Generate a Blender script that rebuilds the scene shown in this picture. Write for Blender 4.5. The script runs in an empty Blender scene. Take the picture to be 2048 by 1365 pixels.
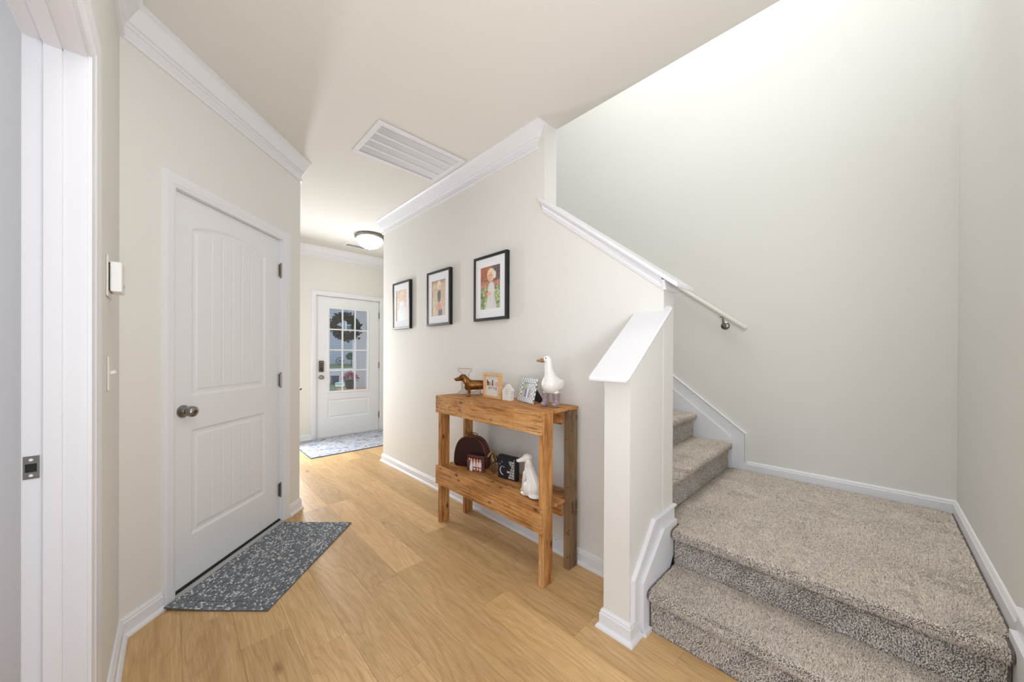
import bpy, bmesh, math, random
import numpy as np
from mathutils import Vector, Matrix, Euler

random.seed(7)
rng = np.random.default_rng(11)
S = bpy.context.scene
COL = S.collection
PI = math.pi

# ---------------------------------------------------------------- camera
YAW, PITCH, ROLL, CAMH = 0.769379722, -0.00265089905, 0.00424834427, 1.23084253
FPX, CY = 701.596517, 709.067318


def camera():
    s, c = math.sin(YAW), math.cos(YAW)
    right, fwd, up = Vector((c, -s, 0)), Vector((s, c, 0)), Vector((0, 0, 1))
    f2 = fwd * math.cos(PITCH) + up * math.sin(PITCH)
    u2 = up * math.cos(PITCH) - fwd * math.sin(PITCH)
    r3 = right * math.cos(ROLL) + u2 * math.sin(ROLL)
    u3 = u2 * math.cos(ROLL) - right * math.sin(ROLL)
    cd = bpy.data.cameras.new('camera')
    cd.sensor_width = 36
    cd.sensor_fit = 'HORIZONTAL'
    cd.lens = FPX / 2048 * 36
    cd.shift_y = (CY - 682.5) / 2048
    cd.clip_start = 0.02
    cd.clip_end = 300
    o = bpy.data.objects.new('camera', cd)
    COL.objects.link(o)
    m = Matrix((r3, u3, -f2)).transposed().to_4x4()
    m.translation = Vector((0, 0, CAMH))
    o.matrix_world = m
    S.camera = o


camera()

# ---------------------------------------------------------------- world, lights, exposure
SKY = (0.80, 0.895, 1.03)
w = bpy.data.worlds.new('world')
S.world = w
w.use_nodes = True
w.node_tree.nodes['Background'].inputs['Color'].default_value = (*SKY, 1)
w.node_tree.nodes['Background'].inputs['Strength'].default_value = 1.55
S.view_settings.view_transform = 'Standard'
S.view_settings.look = 'None'
S.view_settings.gamma = 1
S.view_settings.use_curve_mapping = False
S.view_settings.exposure = 0.27


def area(name, loc, target, sx, sy, power, col):
    l = bpy.data.lights.new(name, 'AREA')
    l.shape = 'RECTANGLE'
    l.size, l.size_y = sx, sy
    l.energy = power
    l.color = col
    o = bpy.data.objects.new(name, l)
    COL.objects.link(o)
    o.location = loc
    o.rotation_euler = (Vector(target) - Vector(loc)).to_track_quat('-Z', 'Y').to_euler()
    return o


# hall ceiling lamp just above the photographer, out of frame
area('hall_lamp', (0.30, 0.75, 2.71), (0.34, 0.75, 0), 0.7, 1.0, 5.5, (1.0, 0.98, 0.96))
# added fill light hidden beyond the angled wall, brightens the console wall
area('console_wall_fill', (0.98, 5.2, 1.15), (1.5, 2.4, 1.0), 0.16, 1.7, 31, (0.95, 0.98, 1.03))
# added unseen fill panel at the left, brightens the lower stairs
area('stair_side_fill', (-2.4, -0.75, 1.5), (1.5, 0.2, 0.9), 1.5, 1.5, 15, (0.90, 0.98, 1.08))
# flash bounced off the ceiling behind the camera
area('bounced_flash', (0.1, -0.5, 1.1), (0.15, 0.35, 2.7), 0.7, 0.7, 25, (0.96, 0.99, 1.03))
# lamp of the upper floor, over the stairs
area('stairwell_lamp', (2.10, 1.05, 5.1), (2.3, 0.20, 0), 1.6, 1.5, 43, (1.0, 0.985, 0.965))

# ---------------------------------------------------------------- helpers


def lin(c):
    def f(x):
        x /= 255.0
        return x / 12.92 if x <= 0.04045 else ((x + 0.055) / 1.055) ** 2.4
    return (f(c[0]), f(c[1]), f(c[2]), 1.0)


class NT:
    def __init__(s, name):
        s.m = bpy.data.materials.new(name)
        s.m.use_nodes = True
        s.t = s.m.node_tree
        s.n = s.t.nodes
        s.b = s.n['Principled BSDF']

    def node(s, t, **kw):
        n = s.n.new(t)
        for k, v in kw.items():
            if k in n.inputs:
                n.inputs[k].default_value = v
            else:
                setattr(n, k, v)
        return n

    def link(s, a, b):
        s.t.links.new(a, b)

    def ramp(s, fac, stops):
        n = s.n.new('ShaderNodeValToRGB')
        e = n.color_ramp.elements
        while len(e) < len(stops):
            e.new(0.5)
        for i, (p, c) in enumerate(stops):
            e[i].position = p
            e[i].color = c
        s.link(fac, n.inputs[0])
        return n.outputs[0]

    def mix(s, fac, a, b, mode='MIX'):
        n = s.n.new('ShaderNodeMix')
        n.data_type = 'RGBA'
        n.blend_type = mode
        for sock, v in ((n.inputs[0], fac), (n.inputs[6], a), (n.inputs[7], b)):
            if isinstance(v, (int, float)):
                sock.default_value = v
            elif isinstance(v, tuple):
                sock.default_value = v
            else:
                s.link(v, sock)
        return n.outputs[2]

    def noise(s, vec, scale, detail=3, rough=0.5, dist=0.0):
        n = s.node('ShaderNodeTexNoise')
        n.inputs['Scale'].default_value = scale
        n.inputs['Detail'].default_value = detail
        n.inputs['Roughness'].default_value = rough
        n.inputs['Distortion'].default_value = dist
        if vec is not None:
            s.link(vec, n.inputs['Vector'])
        return n.outputs['Fac']

    def mapping(s, vec, scale=(1, 1, 1), loc=(0, 0, 0), rot=(0, 0, 0)):
        n = s.node('ShaderNodeMapping')
        n.inputs['Scale'].default_value = scale
        n.inputs['Location'].default_value = loc
        n.inputs['Rotation'].default_value = rot
        s.link(vec, n.inputs['Vector'])
        return n.outputs[0]

    def coord(s, k='Object'):
        return s.node('ShaderNodeTexCoord').outputs[k]

    def bump(s, h, strength=0.2, dist=0.01):
        n = s.node('ShaderNodeBump')
        n.inputs['Strength'].default_value = strength
        n.inputs['Distance'].default_value = dist
        s.link(h, n.inputs['Height'])
        s.link(n.outputs[0], s.b.inputs['Normal'])


def simple(name, rgb, rough=0.5, metal=0.0, spec=0.5, noise=None, coat=0.0, bump=None):
    k = NT(name)
    k.b.inputs['Base Color'].default_value = lin(rgb)
    k.b.inputs['Roughness'].default_value = rough
    k.b.inputs['Metallic'].default_value = metal
    k.b.inputs['Specular IOR Level'].default_value = spec
    k.b.inputs['Coat Weight'].default_value = coat
    k.b.inputs['Coat Roughness'].default_value = 0.08
    if noise:
        sc, amt = noise
        f = k.noise(k.coord(), sc, 3)
        c = lin(rgb)
        d = tuple(min(1, x * (1 - amt)) for x in c[:3]) + (1,)
        e = tuple(min(1, x * (1 + amt)) for x in c[:3]) + (1,)
        k.link(k.ramp(f, [(0.3, d), (0.7, e)]), k.b.inputs['Base Color'])
    if bump:
        k.bump(k.noise(k.coord(), bump[0], 4), bump[1], bump[2])
    return k.m


M = {}
M['wall'] = simple('wall_paint', (229, 227, 221), 0.75, spec=0.25, noise=(0.7, 0.012), bump=(260, 0.06, 0.002))
M['ceiling'] = simple('ceiling_paint', (230, 228, 222), 0.85, spec=0.15, noise=(0.6, 0.01))
M['white'] = simple('white_trim_paint', (234, 234, 237), 0.32, spec=0.4, noise=(1.5, 0.008))
M['door'] = simple('white_door_paint', (233, 234, 236), 0.4, spec=0.4, bump=(180, 0.03, 0.002))
M['plastic'] = simple('white_plastic', (240, 240, 238), 0.35)
M['nickel'] = simple('brushed_nickel', (150, 147, 143), 0.3, metal=1.0, noise=(40, 0.08))
M['darkmetal'] = simple('dark_metal', (92, 88, 84), 0.38, metal=0.9)
M['black'] = simple('black_satin', (22, 22, 23), 0.38, noise=(30, 0.2))
M['rubber'] = simple('black_rubber', (25, 25, 26), 0.7)
M['mat_board'] = simple('white_mat_board', (240, 241, 245), 0.9, spec=0.1)
M['grey_frame'] = simple('grey_weather_strip', (186, 186, 186), 0.6)
M['dark'] = simple('dark_void', (40, 39, 38), 0.9)
M['porcelain'] = simple('white_porcelain', (243, 241, 236), 0.16, coat=0.6, noise=(9, 0.02))
M['mauve'] = simple('mauve_glaze', (150, 128, 134), 0.22, coat=0.6, noise=(25, 0.1))
M['beak'] = simple('brown_beak_glaze', (146, 112, 78), 0.4, noise=(50, 0.12))
M['eye'] = simple('eye_black', (20, 18, 18), 0.2)
M['pine'] = None
M['offwhite'] = simple('off_white_paint', (233, 229, 222), 0.55, noise=(30, 0.03))
M['rail'] = simple('rail_cream_paint', (236, 231, 222), 0.4)


def k_glass():
    k = NT('clear_glass')
    k.b.inputs['Base Color'].default_value = (0.97, 0.98, 0.99, 1)
    k.b.inputs['Roughness'].default_value = 0.0
    k.b.inputs['Transmission Weight'].default_value = 1.0
    k.b.inputs['IOR'].default_value = 1.45
    return k.m


M['glass'] = k_glass()


def k_floor():
    k = NT('oak_vinyl_plank')
    obj = k.node('ShaderNodeObjectInfo')
    rnd = obj.outputs['Random']
    co = k.coord('Object')
    off = k.node('ShaderNodeVectorMath', operation='SCALE')
    comb = k.node('ShaderNodeCombineXYZ')
    k.link(rnd, comb.inputs[0]); k.link(rnd, comb.inputs[1]); k.link(rnd, comb.inputs[2])
    off.inputs['Scale'].default_value = 37.0
    k.link(comb.outputs[0], off.inputs[0])
    add = k.node('ShaderNodeVectorMath', operation='ADD')
    k.link(co, add.inputs[0]); k.link(off.outputs[0], add.inputs[1])
    v = add.outputs[0]
    # long wavy cathedral figure
    warp = k.noise(k.mapping(v, (3.0, 0.7, 1)), 1.5, 3, 0.5, 0.5)
    sep = k.node('ShaderNodeSeparateXYZ')
    k.link(v, sep.inputs[0])
    a = k.node('ShaderNodeMath', operation='MULTIPLY'); a.inputs[1].default_value = 60
    k.link(warp, a.inputs[0])
    b = k.node('ShaderNodeMath', operation='MULTIPLY_ADD'); b.inputs[1].default_value = 130
    k.link(sep.outputs[0], b.inputs[0]); k.link(a.outputs[0], b.inputs[2])
    sn = k.node('ShaderNodeMath', operation='SINE')
    k.link(b.outputs[0], sn.inputs[0])
    rings = k.node('ShaderNodeMath', operation='MULTIPLY_ADD'); rings.inputs[1].default_value = 0.5; rings.inputs[2].default_value = 0.5
    k.link(sn.outputs[0], rings.inputs[0])
    fine = k.noise(k.mapping(v, (260, 9, 1)), 1.0, 4, 0.6)
    mid = k.noise(k.mapping(v, (14, 1.2, 1)), 1.0, 3, 0.55)
    base = k.ramp(mid, [(0.30, lin((214, 175, 122))), (0.72, lin((234, 198, 146)))])
    c1 = k.mix(k.ramp(rings.outputs[0], [(0.0, (0.20, 0.20, 0.20, 1)), (0.5, (0, 0, 0, 1))]), base, lin((156, 118, 78)))
    c2 = k.mix(k.ramp(fine, [(0.42, (0.30, 0.30, 0.30, 1)), (0.6, (0, 0, 0, 1))]), c1, lin((158, 120, 80)))
    kn = k.node('ShaderNodeTexVoronoi')
    kn.inputs['Scale'].default_value = 1.0
    k.link(k.mapping(v, (3.6, 1.5, 1)), kn.inputs['Vector'])
    knot = k.ramp(kn.outputs['Distance'], [(0.01, (0.7, 0.7, 0.7, 1)), (0.07, (0, 0, 0, 1))])
    c3 = k.mix(knot, c2, lin((122, 82, 46)))
    tone = k.ramp(rnd, [(0.0, (0.84, 0.82, 0.79, 1)), (0.5, (0.98, 0.97, 0.95, 1)), (1.0, (1.12, 1.11, 1.10, 1))])
    c4 = k.mix(1.0, c3, tone, 'MULTIPLY')
    k.link(c4, k.b.inputs['Base Color'])
    k.b.inputs['Roughness'].default_value = 0.42
    k.b.inputs['Specular IOR Level'].default_value = 0.35
    k.bump(fine, 0.08, 0.002)
    return k.m


M['floor'] = k_floor()


def k_pallet():
    k = NT('reclaimed_pine')
    obj = k.node('ShaderNodeObjectInfo')
    rnd = obj.outputs['Random']
    co = k.coord('Object')
    comb = k.node('ShaderNodeCombineXYZ')
    for i in range(3):
        k.link(rnd, comb.inputs[i])
    off = k.node('ShaderNodeVectorMath', operation='SCALE')
    off.inputs['Scale'].default_value = 23.0
    k.link(comb.outputs[0], off.inputs[0])
    add = k.node('ShaderNodeVectorMath', operation='ADD')
    k.link(co, add.inputs[0]); k.link(off.outputs[0], add.inputs[1])
    v = add.outputs[0]      # local Z runs along the board
    grain = k.noise(k.mapping(v, (95, 95, 4.0)), 1.0, 5, 0.7, 0.8)
    saw = k.noise(k.mapping(v, (4, 4, 150)), 1.0, 2, 0.5)
    blotch = k.noise(k.mapping(v, (9, 9, 2.5)), 1.0, 4, 0.6, 1.0)
    base = k.ramp(blotch, [(0.25, lin((154, 100, 52))), (0.5, lin((214, 156, 92))), (0.78, lin((234, 190, 134)))])
    c = k.mix(k.ramp(grain, [(0.36, (0.75, 0.75, 0.75, 1)), (0.54, (0, 0, 0, 1))]), base, lin((112, 68, 34)))
    c = k.mix(k.ramp(saw, [(0.40, (0.08, 0.08, 0.08, 1)), (0.6, (0, 0, 0, 1))]), c, lin((96, 60, 34)))
    vo = k.node('ShaderNodeTexVoronoi')
    vo.inputs['Scale'].default_value = 1
    k.link(k.mapping(v, (16, 16, 7)), vo.inputs['Vector'])
    c = k.mix(k.ramp(vo.outputs['Distance'], [(0.05, (0.9, 0.9, 0.9, 1)), (0.2, (0, 0, 0, 1))]), c, lin((70, 38, 18)))
    stain = k.noise(k.mapping(v, (12, 12, 5)), 1.3, 4, 0.7)
    c = k.mix(k.ramp(stain, [(0.62, (0, 0, 0, 1)), (0.78, (0.6, 0.6, 0.6, 1))]), c, lin((72, 52, 36)))
    tone = k.ramp(rnd, [(0.0, (0.88, 0.84, 0.80, 1)), (1.0, (1.08, 1.06, 1.04, 1))])
    k.link(k.mix(1.0, c, tone, 'MULTIPLY'), k.b.inputs['Base Color'])
    k.b.inputs['Roughness'].default_value = 0.62
    k.b.inputs['Specular IOR Level'].default_value = 0.3
    k.bump(grain, 0.35, 0.002)
    return k.m


M['pallet'] = k_pallet()


def k_greywood():
    k = NT('weathered_grey_pine')
    v = k.coord('Object')
    grain = k.noise(k.mapping(v, (60, 60, 2.5)), 1.0, 4, 0.65, 0.9)
    blotch = k.noise(k.mapping(v, (6, 6, 3)), 1.0, 4, 0.6, 0.6)
    base = k.ramp(blotch, [(0.3, lin((112, 88, 66))), (0.7, lin((164, 132, 98)))])
    c = k.mix(k.ramp(grain, [(0.36, (0.5, 0.5, 0.5, 1)), (0.58, (0, 0, 0, 1))]), base, lin((84, 64, 48)))
    st = k.noise(k.mapping(v, (30, 30, 14)), 1.0, 3, 0.7)
    c = k.mix(k.ramp(st, [(0.60, (0, 0, 0, 1)), (0.72, (0.7, 0.7, 0.7, 1))]), c, lin((50, 44, 42)))
    k.link(c, k.b.inputs['Base Color'])
    k.b.inputs['Roughness'].default_value = 0.7
    k.bump(grain, 0.35, 0.002)
    return k.m


M['greywood'] = k_greywood()


def k_vcol(name, rough=0.8, spec=0.2, sheen=0.0):
    k = NT(name)
    a = k.node('ShaderNodeVertexColor')
    a.layer_name = 'Col'
    k.link(a.outputs['Color'], k.b.inputs['Base Color'])
    k.b.inputs['Roughness'].default_value = rough
    k.b.inputs['Specular IOR Level'].default_value = spec
    k.b.inputs['Sheen Weight'].default_value = sheen
    return k.m


M['print'] = k_vcol('photo_print', 0.45, 0.4)
M['pile'] = k_vcol('carpet_pile', 0.95, 0.08)
M['braid'] = k_vcol('braided_yarn', 0.9, 0.1)
M['paintwork'] = k_vcol('painted_figurine', 0.35, 0.4)


def k_carpet():
    k = NT('carpet_backing')
    f = k.noise(k.coord(), 180, 4, 0.7)
    k.link(k.ramp(f, [(0.35, lin((98, 92, 88))), (0.65, lin((128, 121, 115)))]), k.b.inputs['Base Color'])
    k.b.inputs['Roughness'].default_value = 1.0
    k.b.inputs['Specular IOR Level'].default_value = 0.05
    k.bump(f, 0.6, 0.006)
    return k.m


M['carpet'] = k_carpet()


def k_rug():
    k = NT('distressed_rug')
    v = k.coord('Object')
    n1 = k.noise(k.mapping(v, (9, 12, 1)), 1.0, 5, 0.65, 1.2)
    n2 = k.noise(k.mapping(v, (22, 26, 1), (3, 5, 0)), 1.0, 4, 0.65, 0.8)
    n3 = k.noise(k.mapping(v, (5, 7, 1), (9, 1, 0)), 1.0, 3, 0.6, 1.5)
    c = k.ramp(n1, [(0.34, lin((120, 140, 168))), (0.45, lin((184, 189, 197))), (0.6, lin((200, 200, 202))), (0.74, lin((172, 164, 158)))])
    c = k.mix(k.ramp(n2, [(0.54, (0, 0, 0, 1)), (0.64, (0.85, 0.85, 0.85, 1))]), c, lin((74, 94, 126)))
    c = k.mix(k.ramp(n3, [(0.62, (0, 0, 0, 1)), (0.74, (0.5, 0.5, 0.5, 1))]), c, lin((186, 122, 112)))
    k.link(c, k.b.inputs['Base Color'])
    k.b.inputs['Roughness'].default_value = 0.95
    k.b.inputs['Specular IOR Level'].default_value = 0.05
    k.bump(k.noise(v, 220, 2), 0.4, 0.004)
    return k.m


M['rug'] = k_rug()
M['rug_edge'] = simple('blue_rug_binding', (70, 106, 148), 0.9, noise=(40, 0.2))
M['mat_base'] = simple('grey_braid_backing', (100, 105, 109), 0.95, noise=(60, 0.2))


def k_bronze():
    k = NT('antique_bronze')
    f = k.noise(k.coord(), 30, 4, 0.6)
    k.link(k.ramp(f, [(0.3, lin((92, 60, 28))), (0.7, lin((150, 106, 56)))]), k.b.inputs['Base Color'])
    k.b.inputs['Metallic'].default_value = 0.85
    k.b.inputs['Roughness'].default_value = 0.36
    return k.m


M['bronze'] = k_bronze()


def k_bag():
    k = NT('dark_woven_lacquer')
    v = k.coord('Object')
    wv = k.node('ShaderNodeTexWave', wave_type='BANDS', bands_direction='Z')
    wv.inputs['Scale'].default_value = 38; wv.inputs['Distortion'].default_value = 2.0
    wy = k.node('ShaderNodeTexWave', wave_type='BANDS', bands_direction='Y')
    wy.inputs['Scale'].default_value = 38; wy.inputs['Distortion'].default_value = 2.0
    k.link(v, wv.inputs['Vector']); k.link(v, wy.inputs['Vector'])
    m = k.node('ShaderNodeMath', operation='MULTIPLY')
    k.link(wv.outputs['Fac'], m.inputs[0]); k.link(wy.outputs['Fac'], m.inputs[1])
    k.link(k.ramp(m.outputs[0], [(0.1, lin((52, 22, 16))), (0.6, lin((150, 76, 50)))]), k.b.inputs['Base Color'])
    k.b.inputs['Roughness'].default_value = 0.38
    k.b.inputs['Specular IOR Level'].default_value = 0.35
    k.bump(m.outputs[0], 0.2, 0.002)
    return k.m


M['bag'] = k_bag()
M['brass'] = simple('aged_brass', (128, 98, 50), 0.35, metal=0.9)
M['navy'] = simple('navy_block_paint', (20, 25, 38), 0.6, noise=(60, 0.15))
M['ivory_ink'] = simple('ivory_ink', (232, 230, 224), 0.7)
M['ink'] = simple('black_ink', (28, 34, 34), 0.7)
M['coral_ink'] = simple('coral_ink', (240, 170, 148), 0.7)
M['pale_blue_ink'] = simple('pale_blue_ink', (200, 214, 224), 0.7)
M['grey_ink'] = simple('grey_ink', (176, 170, 178), 0.7)
M['stamp_ink'] = simple('stamp_ink', (58, 38, 24), 0.8)


def k_lightwood():
    k = NT('light_beech')
    v = k.coord('Object')
    g = k.noise(k.mapping(v, (10, 10, 90)), 1.0, 4, 0.6)
    k.link(k.ramp(g, [(0.3, lin((214, 166, 112))), (0.7, lin((234, 192, 140)))]), k.b.inputs['Base Color'])
    k.b.inputs['Roughness'].default_value = 0.5
    return k.m


M['beech'] = k_lightwood()


def k_lattice():
    k = NT('blue_lattice_enamel')
    v = k.coord('Object')
    outs = []
    for a in (PI / 4, -PI / 4):
        wv = k.node('ShaderNodeTexWave', wave_type='BANDS', bands_direction='Y')
        wv.inputs['Scale'].default_value = 16
        k.link(k.mapping(v, rot=(a, 0, 0)), wv.inputs['Vector'])
        outs.append(wv.outputs['Fac'])
    m = k.node('ShaderNodeMath', operation='MAXIMUM')
    k.link(outs[0], m.inputs[0]); k.link(outs[1], m.inputs[1])
    k.link(k.ramp(m.outputs[0], [(0.86, lin((232, 232, 230))), (0.96, lin((108, 120, 142)))]), k.b.inputs['Base Color'])
    k.b.inputs['Roughness'].default_value = 0.4
    k.bump(m.outputs[0], 0.4, 0.003)
    return k.m


M['lattice'] = k_lattice()


def k_lamp():
    k = NT('lit_frosted_glass')
    k.b.inputs['Base Color'].default_value = (1, 0.97, 0.92, 1)
    k.b.inputs['Roughness'].default_value = 0.4
    k.b.inputs['Emission Color'].default_value = (1.0, 0.95, 0.87, 1)
    k.b.inputs['Emission Strength'].default_value = 2.2
    return k.m


M['lamp'] = k_lamp()


def k_siding():
    k = NT('grey_blue_siding')
    k.b.inputs['Base Color'].default_value = lin((142, 150, 160))
    k.b.inputs['Roughness'].default_value = 0.7
    return k.m


M['siding'] = k_siding()
M['roof'] = simple('grey_shingles', (110, 112, 118), 0.9, noise=(6, 0.15))
M['house_glass'] = simple('dark_window_glass', (70, 84, 98), 0.1)
M['grass'] = simple('lawn_green', (70, 84, 48), 0.95, noise=(1.5, 0.3))
M['asphalt'] = simple('street_grey', (118, 118, 120), 0.9, noise=(2, 0.06))
M['concrete'] = simple('concrete', (150, 149, 146), 0.9, noise=(3, 0.06))
M['column'] = simple('grey_column_paint', (206, 206, 207), 0.6)
M['leaf_dark'] = simple('magnolia_leaf', (44, 38, 24), 0.6, noise=(30, 0.5))
M['leaf_green'] = simple('shrub_green', (62, 84, 40), 0.7, noise=(10, 0.4))
M['petal'] = simple('coral_red_petals', (200, 62, 74), 0.6, noise=(25, 0.25))
M['pot'] = simple('grey_green_pot', (70, 76, 66), 0.6, noise=(20, 0.2))
M['deck'] = simple('orange_cedar', (206, 156, 108), 0.6, noise=(12, 0.15))
M['teal'] = simple('pale_teal_enamel', (120, 158, 152), 0.4)
M['bin'] = simple('dark_slate_plastic', (44, 50, 56), 0.6)
M['bark'] = simple('dark_bark', (62, 50, 40), 0.9)


def link(name, me, mat=None, parent=None, **props):
    o = bpy.data.objects.new(name, me)
    COL.objects.link(o)
    if mat is not None:
        ms = mat if isinstance(mat, (list, tuple)) else [mat]
        me.materials.clear()
        for q in ms:
            me.materials.append(q)
    if parent is not None:
        o.parent = parent
    for k_, v in props.items():
        o[k_] = v
    return o


def thing(name, label, cat, loc=(0, 0, 0), rz=0.0, group=None):
    o = bpy.data.objects.new(name, None)
    o.empty_display_size = 0.05
    COL.objects.link(o)
    o.location = loc
    o.rotation_euler = (0, 0, rz)
    o['label'] = label
    o['category'] = cat
    if group:
        o['group'] = group
    return o


def tag(o, label, cat, group=None):
    o['label'] = label
    o['category'] = cat
    if group:
        o['group'] = group
    return o


def smooth(me, angle=40):
    for p in me.polygons:
        p.use_smooth = True
    try:
        me.set_sharp_from_angle(angle=math.radians(angle))
    except Exception:
        pass
    return me


def mesh_from(verts, faces, name='mesh'):
    me = bpy.data.meshes.new(name)
    me.from_pydata([tuple(v) for v in verts], [], faces)
    me.update()
    return me


def fix(bm):
    bmesh.ops.recalc_face_normals(bm, faces=bm.faces)


def bm_mesh(bm, name='mesh', sm=None, recalc=True):
    if recalc:
        fix(bm)
    me = bpy.data.meshes.new(name)
    bm.to_mesh(me)
    bm.free()
    if sm:
        smooth(me, sm)
    return me


def add_box(bm, lo, hi, bevel=0.0, M4=None, seg=1):
    r = bmesh.ops.create_cube(bm, size=1.0)
    vs = r['verts']
    for v in vs:
        v.co = Vector([lo[i] + (v.co[i] + 0.5) * (hi[i] - lo[i]) for i in range(3)])
    if bevel > 0:
        es = list({e for v in vs for e in v.link_edges})
        g = bmesh.ops.bevel(bm, geom=es, offset=bevel, segments=seg, affect='EDGES', profile=0.6)
        vs = [v for v in {*g['verts'], *[v for v in vs if v.is_valid]}]
    if M4 is not None:
        bmesh.ops.transform(bm, matrix=M4, verts=[v for v in vs if v.is_valid])
    return vs


def box(lo, hi, bevel=0.0, M4=None, seg=1):
    bm = bmesh.new()
    add_box(bm, lo, hi, bevel, M4, seg)
    return bm_mesh(bm)


def prism(pts2, mapf, d0, d1):
    """polygon pts2 (a,b) extruded from d0 to d1 along the third coordinate of mapf(a,b,d)"""
    n = len(pts2)
    vs = [mapf(a, b, d0) for a, b in pts2] + [mapf(a, b, d1) for a, b in pts2]
    fs = [list(range(n)), list(range(2 * n - 1, n - 1, -1))]
    fs += [[i, i + n, (i + 1) % n + n, (i + 1) % n] for i in range(n)]
    bm = bmesh.new()
    bv = [bm.verts.new(v) for v in vs]
    for f in fs:
        bm.faces.new([bv[i] for i in f])
    return bm_mesh(bm)


def sweep(path, prof, mapf, caps=True, left=1.0, closed=False, startcut=None, endcut=None):
    """profile points (a = offset to the left of the path, b) swept along a 2-D path with mitred corners"""
    P = [Vector((p[0], p[1])) for p in path]
    n = len(P)
    offs = []
    for i in range(n):
        d0 = (P[i] - P[i - 1]).normalized() if (i > 0 or closed) else None
        d1 = (P[(i + 1) % n] - P[i]).normalized() if (i < n - 1 or closed) else None
        if d0 is None:
            d0 = d1
        if d1 is None:
            d1 = d0
        n0 = Vector((-d0.y, d0.x)) * left
        n1 = Vector((-d1.y, d1.x)) * left
        m = (n0 + n1)
        m = m / max(1e-6, m.dot(n0)) if m.length > 1e-6 else n0
        if i == 0 and startcut is not None:
            m = Vector(startcut)
        if i == n - 1 and endcut is not None:
            m = Vector(endcut)
        offs.append(m)
    k = len(prof)
    vs = []
    for i in range(n):
        for a, b in prof:
            q = P[i] + offs[i] * a
            vs.append(mapf(q.x, q.y, b))
    fs = []
    for i in range(n if closed else n - 1):
        j = (i + 1) % n
        for t in range(k):
            u = (t + 1) % k
            fs.append([i * k + t, j * k + t, j * k + u, i * k + u])
    if caps and not closed:
        fs.append(list(range(k - 1, -1, -1)))
        fs.append([(n - 1) * k + t for t in range(k)])
    bm = bmesh.new()
    bv = [bm.verts.new(v) for v in vs]
    for f in fs:
        try:
            bm.faces.new([bv[i] for i in f])
        except ValueError:
            pass
    return bm_mesh(bm, sm=30)


def lathe(profile, seg=32, axis='Z', center=(0, 0, 0)):
    vs, fs = [], []
    k = len(profile)
    for i in range(seg):
        t = 2 * PI * i / seg
        for r, z in profile:
            p = (r * math.cos(t), r * math.sin(t), z)
            if axis == 'Y':
                p = (p[0], p[2], p[1])
            if axis == 'X':
                p = (p[2], p[0], p[1])
            vs.append((p[0] + center[0], p[1] + center[1], p[2] + center[2]))
    for i in range(seg):
        j = (i + 1) % seg
        for t in range(k - 1):
            fs.append([i * k + t, j * k + t, j * k + t + 1, i * k + t + 1])
    bm = bmesh.new()
    bv = [bm.verts.new(v) for v in vs]
    for f in fs:
        bm.faces.new([bv[i] for i in f])
    bmesh.ops.remove_doubles(bm, verts=bm.verts, dist=1e-5)
    return bm_mesh(bm, sm=35)


def tube(points, r, seg=10, caps=True):
    pts = [Vector(p) for p in points]
    rr = r if isinstance(r, (list, tuple)) else [r] * len(pts)
    bm = bmesh.new()
    rings = []
    t0 = (pts[1] - pts[0]).normalized()
    up = Vector((0, 0, 1)) if abs(t0.z) < 0.9 else Vector((1, 0, 0))
    for i, p in enumerate(pts):
        d = (pts[min(i + 1, len(pts) - 1)] - pts[max(i - 1, 0)]).normalized()
        x = d.cross(up).normalized()
        y = x.cross(d).normalized()
        rings.append([bm.verts.new(p + (x * math.cos(2 * PI * s / seg) + y * math.sin(2 * PI * s / seg)) * rr[i]) for s in range(seg)])
    for a, b in zip(rings, rings[1:]):
        for s in range(seg):
            bm.faces.new([a[s], a[(s + 1) % seg], b[(s + 1) % seg], b[s]])
    if caps:
        bm.faces.new(rings[0][::-1])
        bm.faces.new(rings[-1])
    return bm_mesh(bm, sm=50)


def blob(parts, voxel=0.004, smooth_it=6, decimate=None, floor_z=0.0):
    """one continuous surface grown around ellipsoids ('e', centre, radii, euler) and tapered limbs ('c', p0, r0, p1, r1)"""
    bm = bmesh.new()
    for p in parts:
        if p[0] == 'e':
            rot = Euler(p[3]) if len(p) > 3 else Euler((0, 0, 0))
            m = Matrix.Translation(p[1]) @ rot.to_matrix().to_4x4() @ Matrix.Diagonal((*p[2], 1))
            bmesh.ops.create_uvsphere(bm, u_segments=20, v_segments=12, radius=1.0, matrix=m)
        else:
            _, a, ra, b, rb = p
            a, b = Vector(a), Vector(b)
            L = (b - a).length
            k = max(2, int(L / (0.4 * min(ra, rb))) + 1)
            for i in range(k + 1):
                t = i / k
                m = Matrix.Translation(a.lerp(b, t)) @ Matrix.Scale(ra + (rb - ra) * t, 4)
                bmesh.ops.create_uvsphere(bm, u_segments=12, v_segments=8, radius=1.0, matrix=m)
    me = bpy.data.meshes.new('tmp')
    bm.to_mesh(me)
    bm.free()
    o = bpy.data.objects.new('tmp', me)
    COL.objects.link(o)
    r = o.modifiers.new('r', 'REMESH')
    r.mode = 'VOXEL'
    r.voxel_size = voxel
    s = o.modifiers.new('s', 'SMOOTH')
    s.factor = 0.5
    s.iterations = smooth_it
    if decimate:
        d = o.modifiers.new('d', 'DECIMATE')
        d.ratio = decimate
    dg = bpy.context.evaluated_depsgraph_get()
    out = bpy.data.meshes.new_from_object(o.evaluated_get(dg), depsgraph=dg)
    bpy.data.objects.remove(o)
    bpy.data.meshes.remove(me)
    for v in out.vertices:
        v.co.z = max(v.co.z, floor_z)
    for p in out.polygons:
        p.use_smooth = True
    return out


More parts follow.
